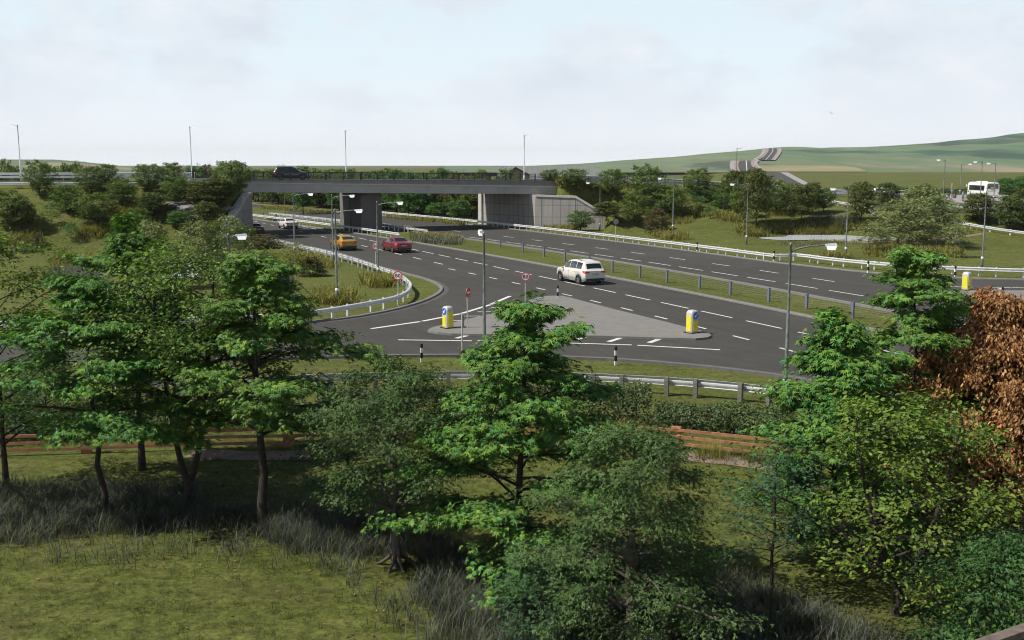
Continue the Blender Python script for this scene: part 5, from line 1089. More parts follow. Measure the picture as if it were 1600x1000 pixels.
big('oak_tree', 'grey-green small-leaved tree with spreading roots beside the mown grass', 620, 888, 572, 'sprig', 'l_oak', 'bark_grey', 225, seed=103, h0=.30, env='oval', nl=30, ns=7, na=2, lpa=40, r0=.12, rise=.25, asym=.3, roots=True, gap=.06, subl=.36, **OK)
big('oak_tree', 'grey-green tree with a thick pale broken limb, nearest in the middle', 985, 1012, 668, 'sprig', 'l_oak', 'bark_grey', 310, seed=118, h0=.05, env='dome', nl=38, ns=8, na=2, lpa=38, r0=.13, rise=.2, asym=.25, gap=.06, subl=.36, **dict(OK, ls=.085))
big('beech_tree', 'copper-brown beech with dense drooping leaves at the right edge', 1548, 800, 474, 'oval', 'l_beech', 'bark', 275, seed=127, h0=.06, env='egg', nl=110, ns=9, na=5, lpa=18, r0=.14, rise=.2, asym=.09, droop=1.2, flat=.25, jit=(.14, .12), ls=.105)
SB = dict(droop=.3, flat=.4, jit=(.14, .10), ls=.085)
big('young_tree', 'thin young tree with fine blue-green leaves left of the wide yellow-green tree', 1205, 945, 705, 'sprig', 'l_teal', 'bark', 150, seed=133, h0=.3, env='oval', nl=30, ns=6, na=3, lpa=5, r0=.045, rise=.4, asym=.3, **SB)
big('young_tree', 'small blue-green tree half hidden behind the rooted grey-green tree', 545, 815, 618, 'sprig', 'l_teal', 'bark', 150, seed=139, h0=.25, env='oval', nl=32, ns=6, na=3, lpa=6, r0=.05, rise=.3, asym=.3, **SB)
big('young_tree', 'bluish sapling between the central maple and the broken-limbed tree', 850, 1000, 872, 'sprig', 'l_teal', 'bark', 150, seed=144, h0=.1, env='round', nl=34, ns=6, na=3, lpa=5, r0=.04, rise=.4, asym=.3, **SB)
big('shrub', 'large grey-green shrub filling the bottom right corner above the timber rail', 1570, 1035, 845, 'sprig', 'l_oak', 'bark_grey', 260, seed=155, h0=.03, env='dome', nl=60, ns=7, na=2, lpa=32, r0=.07, rise=.4, asym=.2, **dict(OK, ls=.075))
big('shrub', 'grey-green shrub behind the timber fence at the left edge', 22, 688, 612, 'sprig', 'l_oak', 'bark_grey', 110, seed=158, h0=.05, env='dome', nl=36, ns=6, na=3, lpa=6, r0=.05, rise=.4, asym=.2, **OK)
big('shrub', 'dark round shrub behind the timber fence under the left maple', 75, 680, 560, 'sprig', 'l_teal', 'bark', 130, seed=161, h0=.05, env='dome', nl=40, ns=6, na=3, lpa=6, r0=.05, rise=.4, asym=.2, **OK)

# ---- prototypes for the planting farther off (four metres tall, scaled to size)
def proto(name, leaf, lmat, bark, **kw):
    mb, (pos, ax, nm, sz) = grow(H=4.0, **kw)
    o = bpy.data.objects.new(name, None); mb2 = mb
    return dict(name=name, trunk=mb, pos=pos, arr=(pos, ax, nm, sz), leaf=leaf, lmat=lmat, bark=bark, R=kw['R'], root=None)
PK = dict(jit=(.15, .12), flat=.4, droop=.25, twig=False)
PROTO = {
    'g': [proto('field_maple', 'sprig', 'l_green', 'bark', seed=s, R=1.75, h0=.22, env='round', nl=34, ns=6, na=3, lpa=5, ls=.24, r0=.10, fork=.16, rise=.6, asym=.25, **PK) for s in (201, 202, 203, 204)],
    'o': [proto('lime_tree', 'sprig', 'l_olive', 'bark', seed=s, R=1.25, h0=.22, env='oval', nl=40, ns=6, na=3, lpa=6, ls=.21, r0=.075, rise=.4, asym=.14, **PK) for s in (211, 212, 213)],
    'w': [proto('willow_tree', 'sprig', 'l_willow', 'bark_pale', seed=s, R=1.7, h0=.22, env='dome', nl=36, ns=7, na=3, lpa=4, ls=.19, r0=.08, rise=.4, asym=.25, **PK) for s in (221, 222, 223)],
    's': [proto('sapling', 'sprig', 'l_bright', 'bark_pale', seed=s, R=.85, h0=.3, env='oval', nl=18, ns=4, na=2, lpa=4, ls=.22, r0=.05, rise=.5, asym=.3, **PK) for s in (231, 232)],
    'p': [proto('sapling', 'sprig', 'l_willow', 'bark_pale', seed=s, R=.95, h0=.35, env='vase', nl=18, ns=4, na=2, lpa=4, ls=.22, r0=.05, rise=.5, asym=.3, **PK) for s in (236, 237)],
    'b': [proto('bush', 'sprig', 'l_brown', 'bark', seed=s, R=2.6, h0=.04, env='dome', nl=44, ns=7, na=3, lpa=6, ls=.26, r0=.06, rise=.4, asym=.15, **PK) for s in (241, 242)],
    'm': [proto('broadleaf_tree', 'sprig', 'l_bright', 'bark', seed=s, R=1.5, h0=.2, env='round', nl=36, ns=6, na=3, lpa=5, ls=.24, r0=.09, rise=.4, asym=.25, **PK) for s in (251, 252)],
    'k': [proto('broadleaf_tree', 'sprig', 'l_brown', 'bark_grey', seed=s, R=1.7, h0=.34, env='round', nl=36, ns=6, na=3, lpa=5, ls=.22, r0=.12, fork=.25, rise=.5, asym=.25, **PK) for s in (261, 262)],
}
cnt = {k: 0 for k in PROTO}
def plant(kind, label, base, H, W=None, cat='tree', group=None, rot=None):
    lst = PROTO[kind]; p = lst[cnt[kind] % len(lst)]; cnt[kind] += 1
    if p['root'] is None:
        r = thing(p['name'], label, cat); p['trunk'].build('trunk', M[p['bark']], r, normals=False); V, F = scatter(*LEAF[p['leaf']], *p['arr']); arr_mesh('crown', V, F, M[p['lmat']], r); p['root'] = r
    else: r = copy_tree(p['root'])
    s = H / 4.15; w = s if W is None else W / (2 * p['R'] * 1.12); w = min(max(w, s * .55), s * 1.9)
    r.location = tuple(base); r.scale = (w, w, s); r.rotation_euler = (0, 0, R0.uniform(0, 6.28) if rot is None else rot)
    tag(r, label, cat); r['group'] = group if group else ('group' in r and r['group'] or 'trees')
    return r
def plant_px(kind, label, bx, by, top, wpx=None, cat='tree', group='trees', dist=None):
    b = G(bx, by) if dist is None else np.array([(bx - CX) / FPX * dist, dist, 0.0])
    b[2] = hz(b[0], b[1])
    H = max(.8, hgt(b, top, bx)); return plant(kind, label, b, H, None if wpx is None else wpx * depth(b) / FPX, cat, group)
LB = 'trees on the left bank'
for kd, bx, by, top, w, lab in [
    ('g', 12, 352, 297, 62, 'bushy tree at the left edge of the lower bank'), ('o', 34, 359, 309, 42, 'tall oval tree low on the left bank beside the leftmost bushy tree'),
    ('g', 62, 305, 252, 42, 'bushy tree in front of the left end of the pale barrier'), ('g', 108, 332, 288, 48, 'bushy tree half way down the bank right of the tall oval one'),
    ('g', 143, 304, 260, 46, 'bushy tree on the brow overlapping the end of the pale barrier'), ('g', 191, 322, 279, 46, 'bushy tree above the golden reeds in the middle of the left bank'),
    ('g', 153, 352, 303, 58, 'wide bushy tree at the foot of the left bank'), ('g', 168, 297, 255, 34, 'tree behind the far barrier on the brow of the left bank'),
    ('s', 81, 354, 316, 24, 'pale sapling in the open turf of the left bank'), ('s', 112, 377, 347, 20, 'thin sapling below the golden reeds on the left'),
    ('g', 231, 300, 256, 46, 'broad tree on the brow left of the middle lamp post of the link road'), ('g', 268, 292, 254, 40, 'tree just left of the lamp post at the bridge approach'),
    ('g', 276, 318, 276, 44, 'bushy tree above the pale rocks on the left bank'), ('o', 240, 338, 300, 54, 'dark olive tree left of the pale rocks'),
    ('o', 320, 326, 280, 56, 'large dark olive tree right of the pale rocks'), ('g', 362, 305, 250, 62, 'spreading tree at the near end of the bridge parapet'),
    ('o', 322, 357, 314, 34, 'dark oval tree below the rocks beside the wing wall'), ('m', 283, 357, 329, 40, 'fresh green tree below the pale rocks'),
    ('g', 215, 362, 325, 44, 'low bushy tree left of the fresh green one'), ('o', 345, 318, 278, 40, 'dark tree behind the spreading tree at the bridge end'),
    ('g', 383, 384, 352, 34, 'small tree against the foot of the dark wing wall')]: plant_px(kd, lab, bx, by, top, w, group=LB)
for i, (kd, px, top, w, dd, lab) in enumerate([('g', 5, 254, 34, 172, 'first tree from the left edge behind the far barrier of the link road'), ('g', 24, 258, 34, 172, 'tree behind the far barrier by the leftmost lamp post'), ('m', 82, 259, 20, 175, 'fresh green young tree behind the far barrier under the low hill'), ('g', 97, 259, 30, 173, 'dark tree behind the barrier right of the fresh green young tree'), ('g', 117, 255, 30, 174, 'dark tree behind the barrier against the right slope of the low hill'), ('p', 131, 252, 22, 174, 'pale thin tree standing highest against the low hill'), ('p', 186, 262, 22, 176, 'pale sapling behind the barrier against the grey plain'), ('m', 306, 258, 20, 185, 'fresh green tree behind the railing right of the lamp post'), ('k', 325, 258, 30, 188, 'brownish tree behind the railing left of the bridge')]):
    b = np.array([(px - CX) / FPX * dd, dd, 0.0]); b[2] = hz(b[0], b[1]); plant(kd, lab, b, hgt(b, top, px), w * dd / FPX, group='trees behind the link road')
WL = 'pale olive trees by the left pond'
for bx, by, top, w, lab in [(232, 452, 344, 84, 'pale olive tree behind the left maple tip'), (312, 448, 342, 80, 'pale olive tree at the right end of the left pond'), (358, 446, 338, 84, 'pale olive tree behind the lamp head on the left'), (175, 424, 384, 60, 'low pale olive tree at the left end of the left pond'), (408, 440, 392, 60, 'low pale olive tree by the grass nose')]:
    plant_px('w', lab, bx, by, top, w, group=WL)
plant_px('b', 'round brown-olive bush on the grass nose', 488, 432, 402, 44, 'bush', 'bushes'); plant_px('p', 'pale sapling beside the round bush on the grass nose', 463, 432, 376, 34, 'tree', 'saplings')
plant_px('b', 'dark low bush behind the crash barrier at the wing wall foot', 412, 388, 366, 60, 'bush', 'bushes'); plant_px('b', 'dark rounded bush at the end of the grey grass on the left', 60, 384, 364, 18, 'bush', 'bushes')
RBk = 'trees on the right bank'
for kd, bx, by, top, w, lab in [
    ('g', 860, 294, 265, 38, 'bushy tree at the right end of the bridge parapet'), ('g', 897, 299, 263, 42, 'bushy tree above the sloping end of the grey wing wall'), ('g', 957, 309, 264, 46, 'tree on the brow between two lamp posts right of the bridge'),
    ('g', 925, 318, 284, 40, 'tree half way down the slope beside the wing wall'), ('g', 1008, 322, 259, 52, 'large tree on the brow left of the tall lamp post'), ('g', 991, 350, 301, 44, 'tree at the foot of the slope left of the brown bush'),
    ('g', 907, 361, 329, 42, 'small tree in front of the grey wing wall'), ('o', 948, 351, 314, 42, 'dark tree at the end of the wing wall'), ('g', 1045, 336, 288, 46, 'tree behind the lamp post with the brown bush'),
    ('g', 1089, 308, 264, 48, 'round tree standing alone on the brow before the green plain'), ('g', 1118, 322, 284, 36, 'smaller round tree right of the lone round tree'), ('s', 1073, 332, 297, 30, 'blue-green sapling below the lone round tree'),
    ('s', 1094, 327, 305, 22, 'small sapling under the smaller round tree'), ('s', 1110, 342, 315, 22, 'thin sapling above the golden reeds on the right bank'), ('s', 1130, 330, 300, 22, 'slim sapling right of the smaller round tree'),
    ('g', 1159, 340, 290, 40, 'fork-stemmed tree left of the birch lamp post'), ('o', 1147, 318, 265, 36, 'tall dark tree in front of the foot of the hill road'), ('o', 1181, 352, 262, 46, 'tallest dark tree, its top touching the hill road'),
    ('p', 1197, 347, 278, 40, 'pale birch beside the tallest dark tree'), ('g', 1213, 335, 281, 42, 'green tree right of the pale birch'), ('g', 1228, 330, 287, 34, 'small green tree in front of the plain road'),
    ('o', 1252, 349, 286, 42, 'dark tree with a bare straight stem right of the plain road'), ('o', 1267, 335, 284, 34, 'dark tree behind the bare stemmed one'), ('g', 1287, 331, 293, 34, 'small tree at the left end of the roundabout barrier'),
    ('o', 1345, 347, 283, 40, 'round dark tree in front of the roundabout island'), ('o', 1386, 330, 284, 32, 'dark tree hiding the car with the blue tail'), ('o', 1445, 345, 288, 38, 'dark tree at the right of the silver car'),
    ('o', 1527, 347, 301, 44, 'low dark tree in front of the bus'), ('o', 1575, 361, 304, 40, 'dark tree at the right edge below the bus'), ('o', 1600, 356, 290, 44, 'tall dark tree cut by the right edge'),
    ('p', 1357, 398, 349, 44, 'young pale tree at the near edge of the right pond'), ('p', 1379, 397, 352, 34, 'second young pale tree at the right end of the pond'), ('p', 1492, 403, 348, 36, 'thin pale tree right of the large pale group'), ('p', 1553, 350, 312, 24, 'pale sapling between the low dark tree and the right edge')]: plant_px(kd, lab, bx, by, top, w, group=RBk)
for bx, by, top, w, lab in [(1403, 388, 312, 96, 'leftmost tree of the large pale group beyond the pond'), (1424, 390, 318, 70, 'front middle tree of the large pale group'), (1437, 383, 290, 96, 'tallest tree of the large pale group'), (1462, 388, 305, 80, 'rightmost tree of the large pale group')]: plant_px('w', lab, bx, by, top, w, group='large pale trees beyond the pond')
plant_px('b', 'brown-olive bush by the lamp post on the right bank', 1026, 362, 324, 44, 'bush', 'bushes')
for px, top, w, dd, lab in [(1572, 278, 44, 205, 'bright green tree behind the rear of the bus'), (1600, 274, 40, 210, 'bright green tree behind the bus at the right edge')]:
    b = np.array([(px - CX) / FPX * dd, dd, 0.0]); b[2] = hz(b[0], b[1]); plant('m', lab, b, hgt(b, top, px), w * dd / FPX, group='bright trees behind the bus')
# the wood beyond the dual carriageway, framed by the bridge
rw = np.random.default_rng(77); pts = []
tries = 0
while len(pts) < 92 and tries < 9000:
    tries += 1; y = rw.uniform(183, 300); o = rw.uniform(3.5, 34); x = float(qx(C_FR, y)) + o
    px = CX + x / y * FPX
    if px < 395 or px > 745 or (655 < px < 690 and rw.random() < .8) or (o > 20 and rw.random() < .4): continue
    if any(math.hypot(x - a, y - b) < 2.6 for a, b, _ in pts): continue
    pts.append((x, y, o))
for i, (x, y, o) in enumerate(pts):
    kd = ['m', 'g', 'm', 'o', 'k', 'm', 'g'][i % 7]; plant(kd, {'m': 'fresh green tree in the wood beyond the dual carriageway, framed by the bridge', 'g': 'mid green forked tree in the wood beyond the dual carriageway, framed by the bridge', 'o': 'dark olive tree in the wood beyond the dual carriageway, framed by the bridge', 'k': 'brownish tree in the wood beyond the dual carriageway, framed by the bridge'}[kd], (x, y, -.05), rw.uniform(6.2, 8.6), None, 'tree', {'m': 'fresh green trees of the wood', 'g': 'mid green trees of the wood', 'o': 'dark olive trees of the wood', 'k': 'brownish trees of the wood'}[kd])
plant_px('k', 'brown oak with a forked grey trunk left of the bridge abutment', 650, 336, 288, 62, group='trees at the edge of the wood'); plant_px('m', 'fresh green bush against the pale end of the bridge abutment', 716, 346, 312, 36, group='trees at the edge of the wood'); plant_px('g', 'bushy tree on the bank slope left of the bridge abutment', 700, 338, 303, 40, group='trees at the edge of the wood'); plant_px('o', 'dark tree high on the bank behind the bridge abutment', 726, 326, 292, 34, group='trees at the edge of the wood'); plant_px('m', 'fresh green tree on the bank slope behind the bridge abutment', 684, 342, 316, 34, group='trees at the edge of the wood'); plant_px('b', 'dark brown bush at the foot of the forked oak', 662, 338, 325, 30, 'bush', 'bushes')
for px, top, w, dd, kd, lab in [(447, 256, 26, 205, 'p', 'pale tree top showing over the roof of the black off-roader'), (475, 259, 30, 205, 'm', 'fresh green tree top over the bonnet of the black off-roader'), (545, 264, 20, 210, 'm', 'small green tree top by the lamp post on the middle of the bridge'), (594, 265, 26, 215, 'g', 'green tree top behind the bridge railing right of the middle lamp post'), (695, 262, 18, 200, 'm', 'narrow bright green tree top behind the bridge railing'), (752, 265, 34, 205, 'g', 'bushy tree top behind the railing left of the barn gable'), (792, 264, 30, 200, 'g', 'bushy tree in front of the barn gable')]:
    b = np.array([(px - CX) / FPX * dd, dd, 0.0]); b[2] = hz(b[0], b[1]); plant(kd, lab, b, hgt(b, top, px), w * dd / FPX, group='tree tops behind the bridge')

# ---------------------------------------------------------------- low plants
BLADE_T = [(0, .024, 0), (0, -.024, 0), (.5, -.02, .05), (.5, .02, .05), (.93, .004, .32), (.93, -.004, .32)]; BLADE_F = [[0, 1, 2, 3], [3, 2, 5, 4]]
def blades(name, pts, h, m, lean=.35, w=1.0, seed=1):
    rg = np.random.default_rng(seed); n = len(pts); a = rg.uniform(0, 6.283, n); ln = rg.uniform(.1, 1, n) * lean; ax = np.stack([np.cos(a) * ln, np.sin(a) * ln, np.ones(n)], 1); nm = np.stack([np.cos(a), np.sin(a), -.2 * np.ones(n)], 1)
    T = [(x, y * w, z) for x, y, z in BLADE_T]; V, F = scatter(T, BLADE_F, pts, ax, nm, h * rg.uniform(.55, 1.25, n)); return tag(arr_mesh(name, V, F, M[m]), kind='stuff')
def clumped(poly_fn, n_clump, per, spread, seed, zoff=-.03):
    """points gathered in tufts; poly_fn(rng) gives one tuft centre"""
    rg = np.random.default_rng(seed); C = np.array([poly_fn(rg) for _ in range(n_clump)]); p = np.repeat(C, per, 0) + rg.normal(0, spread, (n_clump * per, 2)); z = HT(p[:, 0], p[:, 1]); return np.c_[p, z + zoff]
def inquad(q):
    q = [np.array(G(*c)[:2]) for c in q]
    def f(rg):
        u, v = rg.beta(1.5, 1.5), rg.beta(1.5, 1.5); return (q[0] * (1 - u) + q[1] * u) * (1 - v) + (q[3] * (1 - u) + q[2] * u) * v
    return f
# tall dry grass under the front trees
T1 = clumped(inquad([(-60, 766), (330, 772), (350, 826), (-60, 862)]), 700, 22, .14, 2)
T2 = clumped(inquad([(320, 806), (520, 806), (900, 905), (450, 872)]), 560, 22, .15, 3)
T3 = clumped(inquad([(590, 890), (900, 855), (1280, 1060), (770, 1060)]), 1000, 22, .15, 4)
T4 = clumped(inquad([(880, 850), (1200, 935), (1500, 1040), (900, 1040)]), 500, 20, .15, 5)
T5 = clumped(inquad([(-20, 765), (560, 790), (600, 905), (-20, 885)]), 200, 10, .2, 6)
T6 = clumped(inquad([(470, 870), (660, 890), (860, 1060), (660, 1030)]), 120, 10, .2, 16)
TG = np.vstack([T6, T1, T2, T3, T4, T5]); g4 = G(620, 888); TG = TG[(np.hypot(TG[:, 0] - g4[0], (TG[:, 1] - g4[1]) * .55 + .35) > .75)]
tag(blades('tall_grass', TG, .56, 'l_tall', .7, .6, 7), 'dry grey-green tall grass under the front trees', None)
# mown turf blades on the near lawn
def lawn(rg):
    while True:
        x, y = rg.uniform(-14, 12), rg.uniform(18.5, 37)
        return np.array([x, y])
Lw = clumped(lawn, 7000, 12, .07, 9, -.01)
d_ = np.hypot(Lw[:, 0], Lw[:, 1]); blades('turf', Lw, .13, 'l_turf', 1.3, 1.4, 10)
Lv = clumped(lambda rg: np.array([rg.uniform(-20, 16), rg.uniform(38.6, 47)]), 3600, 7, .16, 12, -.01)
Lv = Lv[(Lv[:, 1] < 46.5 - .03 * np.abs(Lv[:, 0]) ** 1.5)]; blades('turf', Lv, .09, 'l_turf', .9, 1.8, 13)
rgL = np.random.default_rng(31); nL = 420; xL = rgL.uniform(-13, 11, nL); yL = rgL.uniform(19, 33, nL); pL = np.c_[xL, yL, HT(xL, yL) + .05]
V, F = scatter(OVAL_T, OVAL_F, pL, rgL.normal(0, 1, (nL, 3)) * [1, 1, .1], np.c_[rgL.normal(0, .3, (nL, 2)), np.ones(nL)], rgL.uniform(.05, .1, nL)); tag(arr_mesh('fallen_leaves', V, F, M['l_beech']), kind='stuff')
# golden reeds and grey grass in drifts
reeds = []; greys = []; rh = []; gh = []
for q, n in [([(88, 402), (150, 400), (150, 424), (82, 420)], 90), ([(0, 378), (60, 366), (64, 382), (0, 398)], 60), ([(120, 362), (160, 358), (164, 370), (122, 372)], 45), ([(215, 312), (240, 310), (240, 326), (215, 326)], 30), ([(175, 330), (225, 328), (225, 342), (175, 340)], 50), ([(330, 300), (395, 292), (392, 306), (340, 318)], 70), ([(352, 322), (384, 312), (378, 326), (352, 334)], 40), ([(345, 338), (368, 334), (364, 346), (346, 348)], 24), ([(400, 400), (510, 404), (520, 420), (400, 424)], 90), ([(492, 456), (552, 462), (545, 480), (495, 478)], 60), ([(572, 434), (612, 436), (610, 452), (572, 450)], 45), ([(400, 322), (520, 332), (520, 337), (400, 326)], 60), ([(600, 338), (735, 350), (735, 354), (600, 341)], 50),
    ([(844, 296), (900, 298), (930, 312), (905, 305)], 60), ([(845, 352), (900, 352), (905, 361), (845, 362)], 70), ([(905, 300), (935, 320), (945, 330), (925, 322)], 40), ([(1045, 332), (1080, 338), (1078, 350), (1046, 350)], 50), ([(1088, 330), (1122, 332), (1125, 338), (1088, 338)], 40), ([(1122, 336), (1165, 342), (1164, 352), (1125, 346)], 45), ([(1205, 330), (1232, 332), (1232, 338), (1205, 338)], 24), ([(1200, 358), (1300, 354), (1345, 356), (1210, 363)], 100), ([(1300, 353), (1400, 350), (1420, 357), (1345, 360)], 60), ([(1230, 379), (1350, 377), (1352, 384), (1235, 386)], 45), ([(1355, 388), (1500, 392), (1512, 404), (1360, 402)], 150), ([(1415, 360), (1530, 360), (1520, 368), (1420, 374)], 40), ([(1020, 365), (1075, 370), (1078, 378), (1022, 374)], 40), ([(1285, 398), (1325, 402), (1325, 408), (1290, 406)], 22), ([(640, 366), (720, 372), (718, 378), (650, 374)], 34), ([(420, 342), (445, 344), (440, 347), (420, 346)], 12), ([(1150, 356), (1200, 358), (1200, 372), (1150, 366)], 40)]:
    reeds.append(clumped(inquad(q), int(n * 1.5), 16, .42, len(reeds) + 40)); rh.append(np.full(len(reeds[-1]), .45 if q[0] in ((1230, 379), (1300, 356), (1200, 360)) else .85))
rq = np.random.default_rng(5); tw = rq.random(70); wx = clumped(lambda rg: (lambda t: np.array([4.6 + 9.2 * t, 160.4 - 1.5 * t + rg.uniform(0, 1.6)]))(rg.random()), 90, 16, .3, 61); reeds.append(wx); rh.append(np.full(len(wx), .95))
tag(blades('golden_reeds', np.vstack(reeds), np.concatenate(rh), 'l_reed', .5, 1.9, 50), 'golden reeds in drifts over the verges and pond edges', None)
near_r = [clumped(inquad(q), n, 26, .12, 90 + i) for i, (q, n) in enumerate([([(722, 607), (800, 606), (806, 628), (724, 630)], 30), ([(1088, 712), (1140, 712), (1136, 724), (1088, 722)], 9), ([(985, 704), (1030, 706), (1026, 714), (985, 712)], 9), ([(1145, 712), (1250, 722), (1240, 736), (1145, 724)], 20), ([(560, 692), (900, 690), (900, 708), (560, 708)], 60), ([(870, 668), (1015, 672), (1015, 700), (870, 700)], 34)])]
tag(blades('golden_reeds', np.vstack(near_r), .62, 'l_reed', .6, .5, 51), 'golden grass tufts by the timber fence and the near barrier', None)
for q, n in [([(92, 424), (150, 428), (160, 452), (70, 440)], 130), ([(150, 444), (215, 446), (210, 456), (150, 456)], 60), ([(18, 384), (56, 380), (56, 394), (20, 398)], 40), ([(1215, 380), (1320, 379), (1320, 384), (1215, 387)], 50), ([(1265, 344), (1345, 344), (1345, 351), (1262, 352)], 70), ([(640, 372), (722, 377), (715, 384), (650, 380)], 50), ([(412, 436), (445, 434), (448, 446), (414, 446)], 40)]:
    greys.append(clumped(inquad(q), int(n * 1.5), 16, .42, len(greys) + 70)); gh.append(np.full(len(greys[-1]), .4 if q[0] in ((150, 444), (1215, 380)) else .85))
tag(blades('grey_grass', np.vstack(greys), np.concatenate(gh), 'l_grey', .5, 1.6, 52), 'grey-green rushes by the ponds and the median', None)
# hedges
def hedge(label, path, w, h, n, ls, lm='l_hedge', seed=1):
    p = crom(path, .3); rg = np.random.default_rng(seed); i = rg.integers(0, len(p) - 1, n); t = rg.random(n)[:, None]; c = p[i] * (1 - t) + p[i + 1] * t; tg = p[i + 1] - p[i]; tg /= np.linalg.norm(tg, axis=1, keepdims=True); nn = np.stack([-tg[:, 1], tg[:, 0]], 1)
    th = rg.uniform(0, math.pi, n); rr = np.sqrt(rg.uniform(.35, 1, n)); hh = h * (1 + .10 * np.sin(c[:, 0] * 1.7) + .07 * np.sin(c[:, 0] * 4.1 + 1)); o = np.cos(th) * rr * w / 2; z = np.clip(np.sin(th) ** .6 * rr, 0, 1) * hh
    xy = c[:, :2] + nn[:, :2] * o[:, None]; pos = np.c_[xy, HT(xy[:, 0], xy[:, 1]) + z + rg.normal(0, .03, n)]; nm = np.c_[nn[:, :2] * np.cos(th)[:, None], np.sin(th) + .2] + rg.normal(0, .45, (n, 3)); ax = rg.normal(0, 1, (n, 3)) * [1, 1, .6]
    t0 = thing('hedge', label, 'hedge', (p[0][0], p[0][1], 0), 0, 'hedges'); pos = pos - np.array([p[0][0], p[0][1], 0]); V, F = scatter(DIAM_T, DIAM_F, pos, ax, nm, ls * rg.uniform(.7, 1.3, n)); arr_mesh('foliage', V, F, M[lm], t0)
    co = MB(); q = resample(p, .7); 
    for a in q: co.tube([(a[0] - p[0][0], a[1] - p[0][1], hz(a[0], a[1]) - .05), (a[0] - p[0][0] + rg.uniform(-.1, .1), a[1] - p[0][1], hz(a[0], a[1]) + h * .75)], [.03, .012], 5)
    co.build('stems', M['bark'], t0); return t0
hedge('clipped mid-green hedge behind the timber fence below the near barrier', [(-7.2, 38.2, 0), (-4, 38.5, 0), (0, 38.8, 0), (3.0, 38.7, 0), (5.2, 38.5, 0)], 1.7, 1.35, 16000, .11, seed=3)
hedge('lower stretch of hedge to the right, dipping towards the maples', [(5.2, 37.6, 0), (7.3, 37.2, 0), (9.5, 36.2, 0), (13, 33.6, 0)], 1.6, 1.0, 11000, .11, seed=4)
hedge('dark hedge behind the left part of the timber fence', [(-24, 36.2, 0), (-18, 36.7, 0), (-12, 37.4, 0), (-7.6, 38.0, 0)], 1.6, 1.15, 14000, .11, 'l_hedge', 5)
hp = [P(1318, 299.3, 3.3), P(1380, 299.8, 3.3), P(1440, 302.2, 3.3), P(1460, 304.2, 3.3), P(1525, 304.3, 3.3), P(1610, 305, 3.3)]
hedge('long low dark hedge along the back of the bus stop footway', [(p[0], p[1], 0) for p in hp], 1.6, 1.35, 9000, .3, 'l_teal', 6)
# pale rocks on the left bank
rg = np.random.default_rng(8)
for i, (px, py, s, lab) in enumerate([(269, 322, 1.0, 'pale rock outcrop left of the others on the bank'), (296, 328, 1.5, 'largest pale rock outcrop on the left bank'), (304, 342, 1.0, 'lowest pale rock outcrop on the left bank'), (290, 319, 1.1, 'uppermost pale rock outcrop on the left bank'), (272, 332, .8, 'small pale rock beside the fresh green tree'), (356, 342, .8, 'pale rock beside the sloping wing wall')]):
    b = G(px, py); t = thing('rock', lab, 'rock', b, rg.uniform(0, 6), 'pale rocks on the left bank'); bm = bmesh.new(); bmesh.ops.create_icosphere(bm, subdivisions=3, radius=1)
    for v in bm.verts:
        q = v.co; k = 1 + .22 * math.sin(q.x * 4 + i) * math.cos(q.y * 5 + i * 2) + .12 * math.sin(q.z * 9 + q.x * 7) + rg.normal(0, .05); v.co = Vector((q.x * 1.5 * k * s, q.y * .9 * k * s, q.z * .45 * k * s))
    me = bpy.data.meshes.new('stone'); bm.to_mesh(me); bm.free(); me.materials.append(M['rock']); link(bpy.data.objects.new('stone', me), t)
# broken pale limb on the nearest grey-green tree
nt_ = [o for o in bpy.data.objects if o.name.startswith('oak_tree') and 'broken limb' in o.get('label', '')][0]
L_ = MB(); D_ = nt_.location.y; zb = hgt(np.array([0, nt_.location.y, 0]), 845, 985); fw = -.35
L_.tube([(0, 0, zb - .45), (-.12, fw * .6, zb - .15), (-.32, fw, zb + .02), (-.62, fw * 1.3, zb + .02), (-.85, fw * 1.4, zb - .06)], [.13, .12, .1, .075, .03], 9); L_.tube([(-.2, fw * .8, zb - .05), (-.38, fw * 1.2, zb - .14), (-.5, fw * 1.4, zb - .02)], [.06, .05, .03], 7); L_.build('broken_limb', M['bark_grey'], nt_)
HAZE = 0.00006
# ---------------------------------------------------------------- light and sky
SUN = np.array([-0.965, -0.26, 0]); SUN /= np.linalg.norm(SUN); EL = rad(51); SD = np.array([SUN[0] * math.cos(EL), SUN[1] * math.cos(EL), math.sin(EL)])
sl = bpy.data.lights.new("sun", 'SUN'); sl.energy = 4.4; sl.angle = rad(0.5); sl.color = (1.0, 0.95, 0.87); so = bpy.data.objects.new("sun", sl); link(so)
so.rotation_euler = Vector(tuple(SD)).to_track_quat('Z', 'Y').to_euler()
w = bpy.data.worlds.new("World"); sc.world = w; w.use_nodes = True; nt = w.node_tree; bg = nt.nodes["Background"]; out = nt.nodes["World Output"]
sky = nt.nodes.new("ShaderNodeTexSky"); sky.sky_type = 'NISHITA'; sky.sun_disc = False; sky.sun_elevation = EL; sky.sun_rotation = math.atan2(SUN[0], SUN[1]); sky.air_density = 1.0; sky.dust_density = 1.5
bg.inputs[1].default_value = 0.05; nt.links.new(sky.outputs[0], bg.inputs[0])
tc = nt.nodes.new("ShaderNodeTexCoord"); sep = nt.nodes.new("ShaderNodeSeparateXYZ"); nt.links.new(tc.outputs["Generated"], sep.inputs[0])
mp = nt.nodes.new("ShaderNodeMapping"); mp.inputs[3].default_value = (3.2, 3.2, 6.5); mp.inputs[1].default_value = (.3, 0.1, .12); nt.links.new(tc.outputs["Generated"], mp.inputs[0])
n1 = noise(nt, mp.outputs[0], 1.6, 9, 0.56); n2 = noise(nt, mp.outputs[0], 4.0, 7, 0.6)
ele = sep.outputs[2]
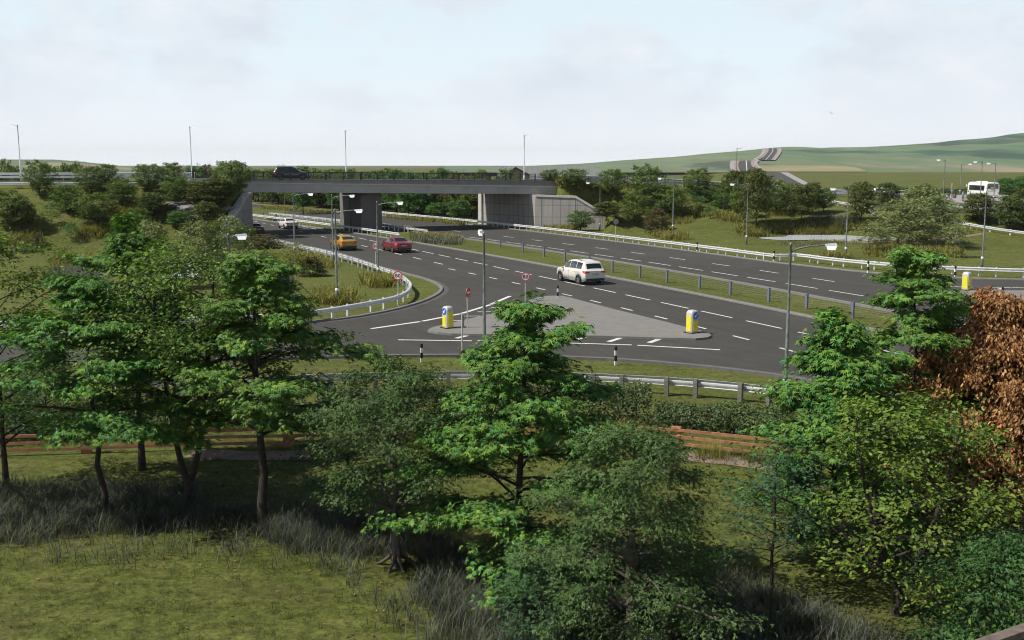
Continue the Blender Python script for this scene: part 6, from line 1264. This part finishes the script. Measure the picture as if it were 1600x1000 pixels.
# clear gaps and cloud veils, paler towards the horizon
gap = ramp(nt, n1, [(0.42, (0, 0, 0)), (0.50, (1, 1, 1))])
cl = ramp(nt, n2, [(0.3, (0.69, 0.76, 0.84)), (0.52, (0.76, 0.82, 0.89)), (0.7, (0.85, 0.885, 0.93))])
clear = ramp(nt, ele, [(0.0, (0.92, 0.97, 1.0)), (0.07, (0.80, 0.895, 0.955)), (0.16, (0.71, 0.85, 0.935))])
body = mixc(nt, gap, clear, cl)
hz_ = ramp(nt, ele, [(0.0, (0, 0, 0)), (0.03, (.15, .15, .15)), (0.085, (1, 1, 1))])
low = mixc(nt, hz_, ramp(nt, ele, [(0.0, (1.0, 1.05, 1.08)), (0.025, (0.90, 0.945, 0.985)), (0.06, (0.835, 0.873, 0.94))]), body)
b2 = nt.nodes.new("ShaderNodeBackground"); nt.links.new(low, b2.inputs[0]); b2.inputs[1].default_value = 0.81
fade = nt.nodes.new("ShaderNodeMapRange"); fade.interpolation_type = 'SMOOTHSTEP'; fade.inputs[1].default_value = 0.17; fade.inputs[2].default_value = 0.34; nt.links.new(ele, fade.inputs[0])
ms = nt.nodes.new("ShaderNodeMixShader"); nt.links.new(fade.outputs[0], ms.inputs[0]); nt.links.new(b2.outputs[0], ms.inputs[1]); nt.links.new(bg.outputs[0], ms.inputs[2]); nt.links.new(ms.outputs[0], out.inputs[0])
hb = MB().box((0, 4150, 64.0), (16600, 8500, 132.0)); hm = bpy.data.materials.new('haze'); hm.use_nodes = True; hn = hm.node_tree; hn.nodes.remove(hn.nodes["Principled BSDF"]); pv = hn.nodes.new("ShaderNodeVolumePrincipled"); pv.inputs["Color"].default_value = (0.80, 0.86, 0.92, 1); pv.inputs["Density"].default_value = HAZE; hn.links.new(pv.outputs[0], hn.nodes["Material Output"].inputs["Volume"]); tag(hb.build('haze', hm), kind='stuff')
vs_ = sc.view_settings; vs_.view_transform = 'Standard'; vs_.look = 'None'; vs_.exposure = 0.38; vs_.gamma = 1.0; vs_.use_curve_mapping = False
sc.render.engine = 'CYCLES'; cy = sc.cycles; cy.max_bounces = 6; cy.diffuse_bounces = 3; cy.glossy_bounces = 3; cy.transmission_bounces = 4; cy.caustics_reflective = False; cy.caustics_refractive = False; cy.use_denoising = True; cy.filter_width = 1.1
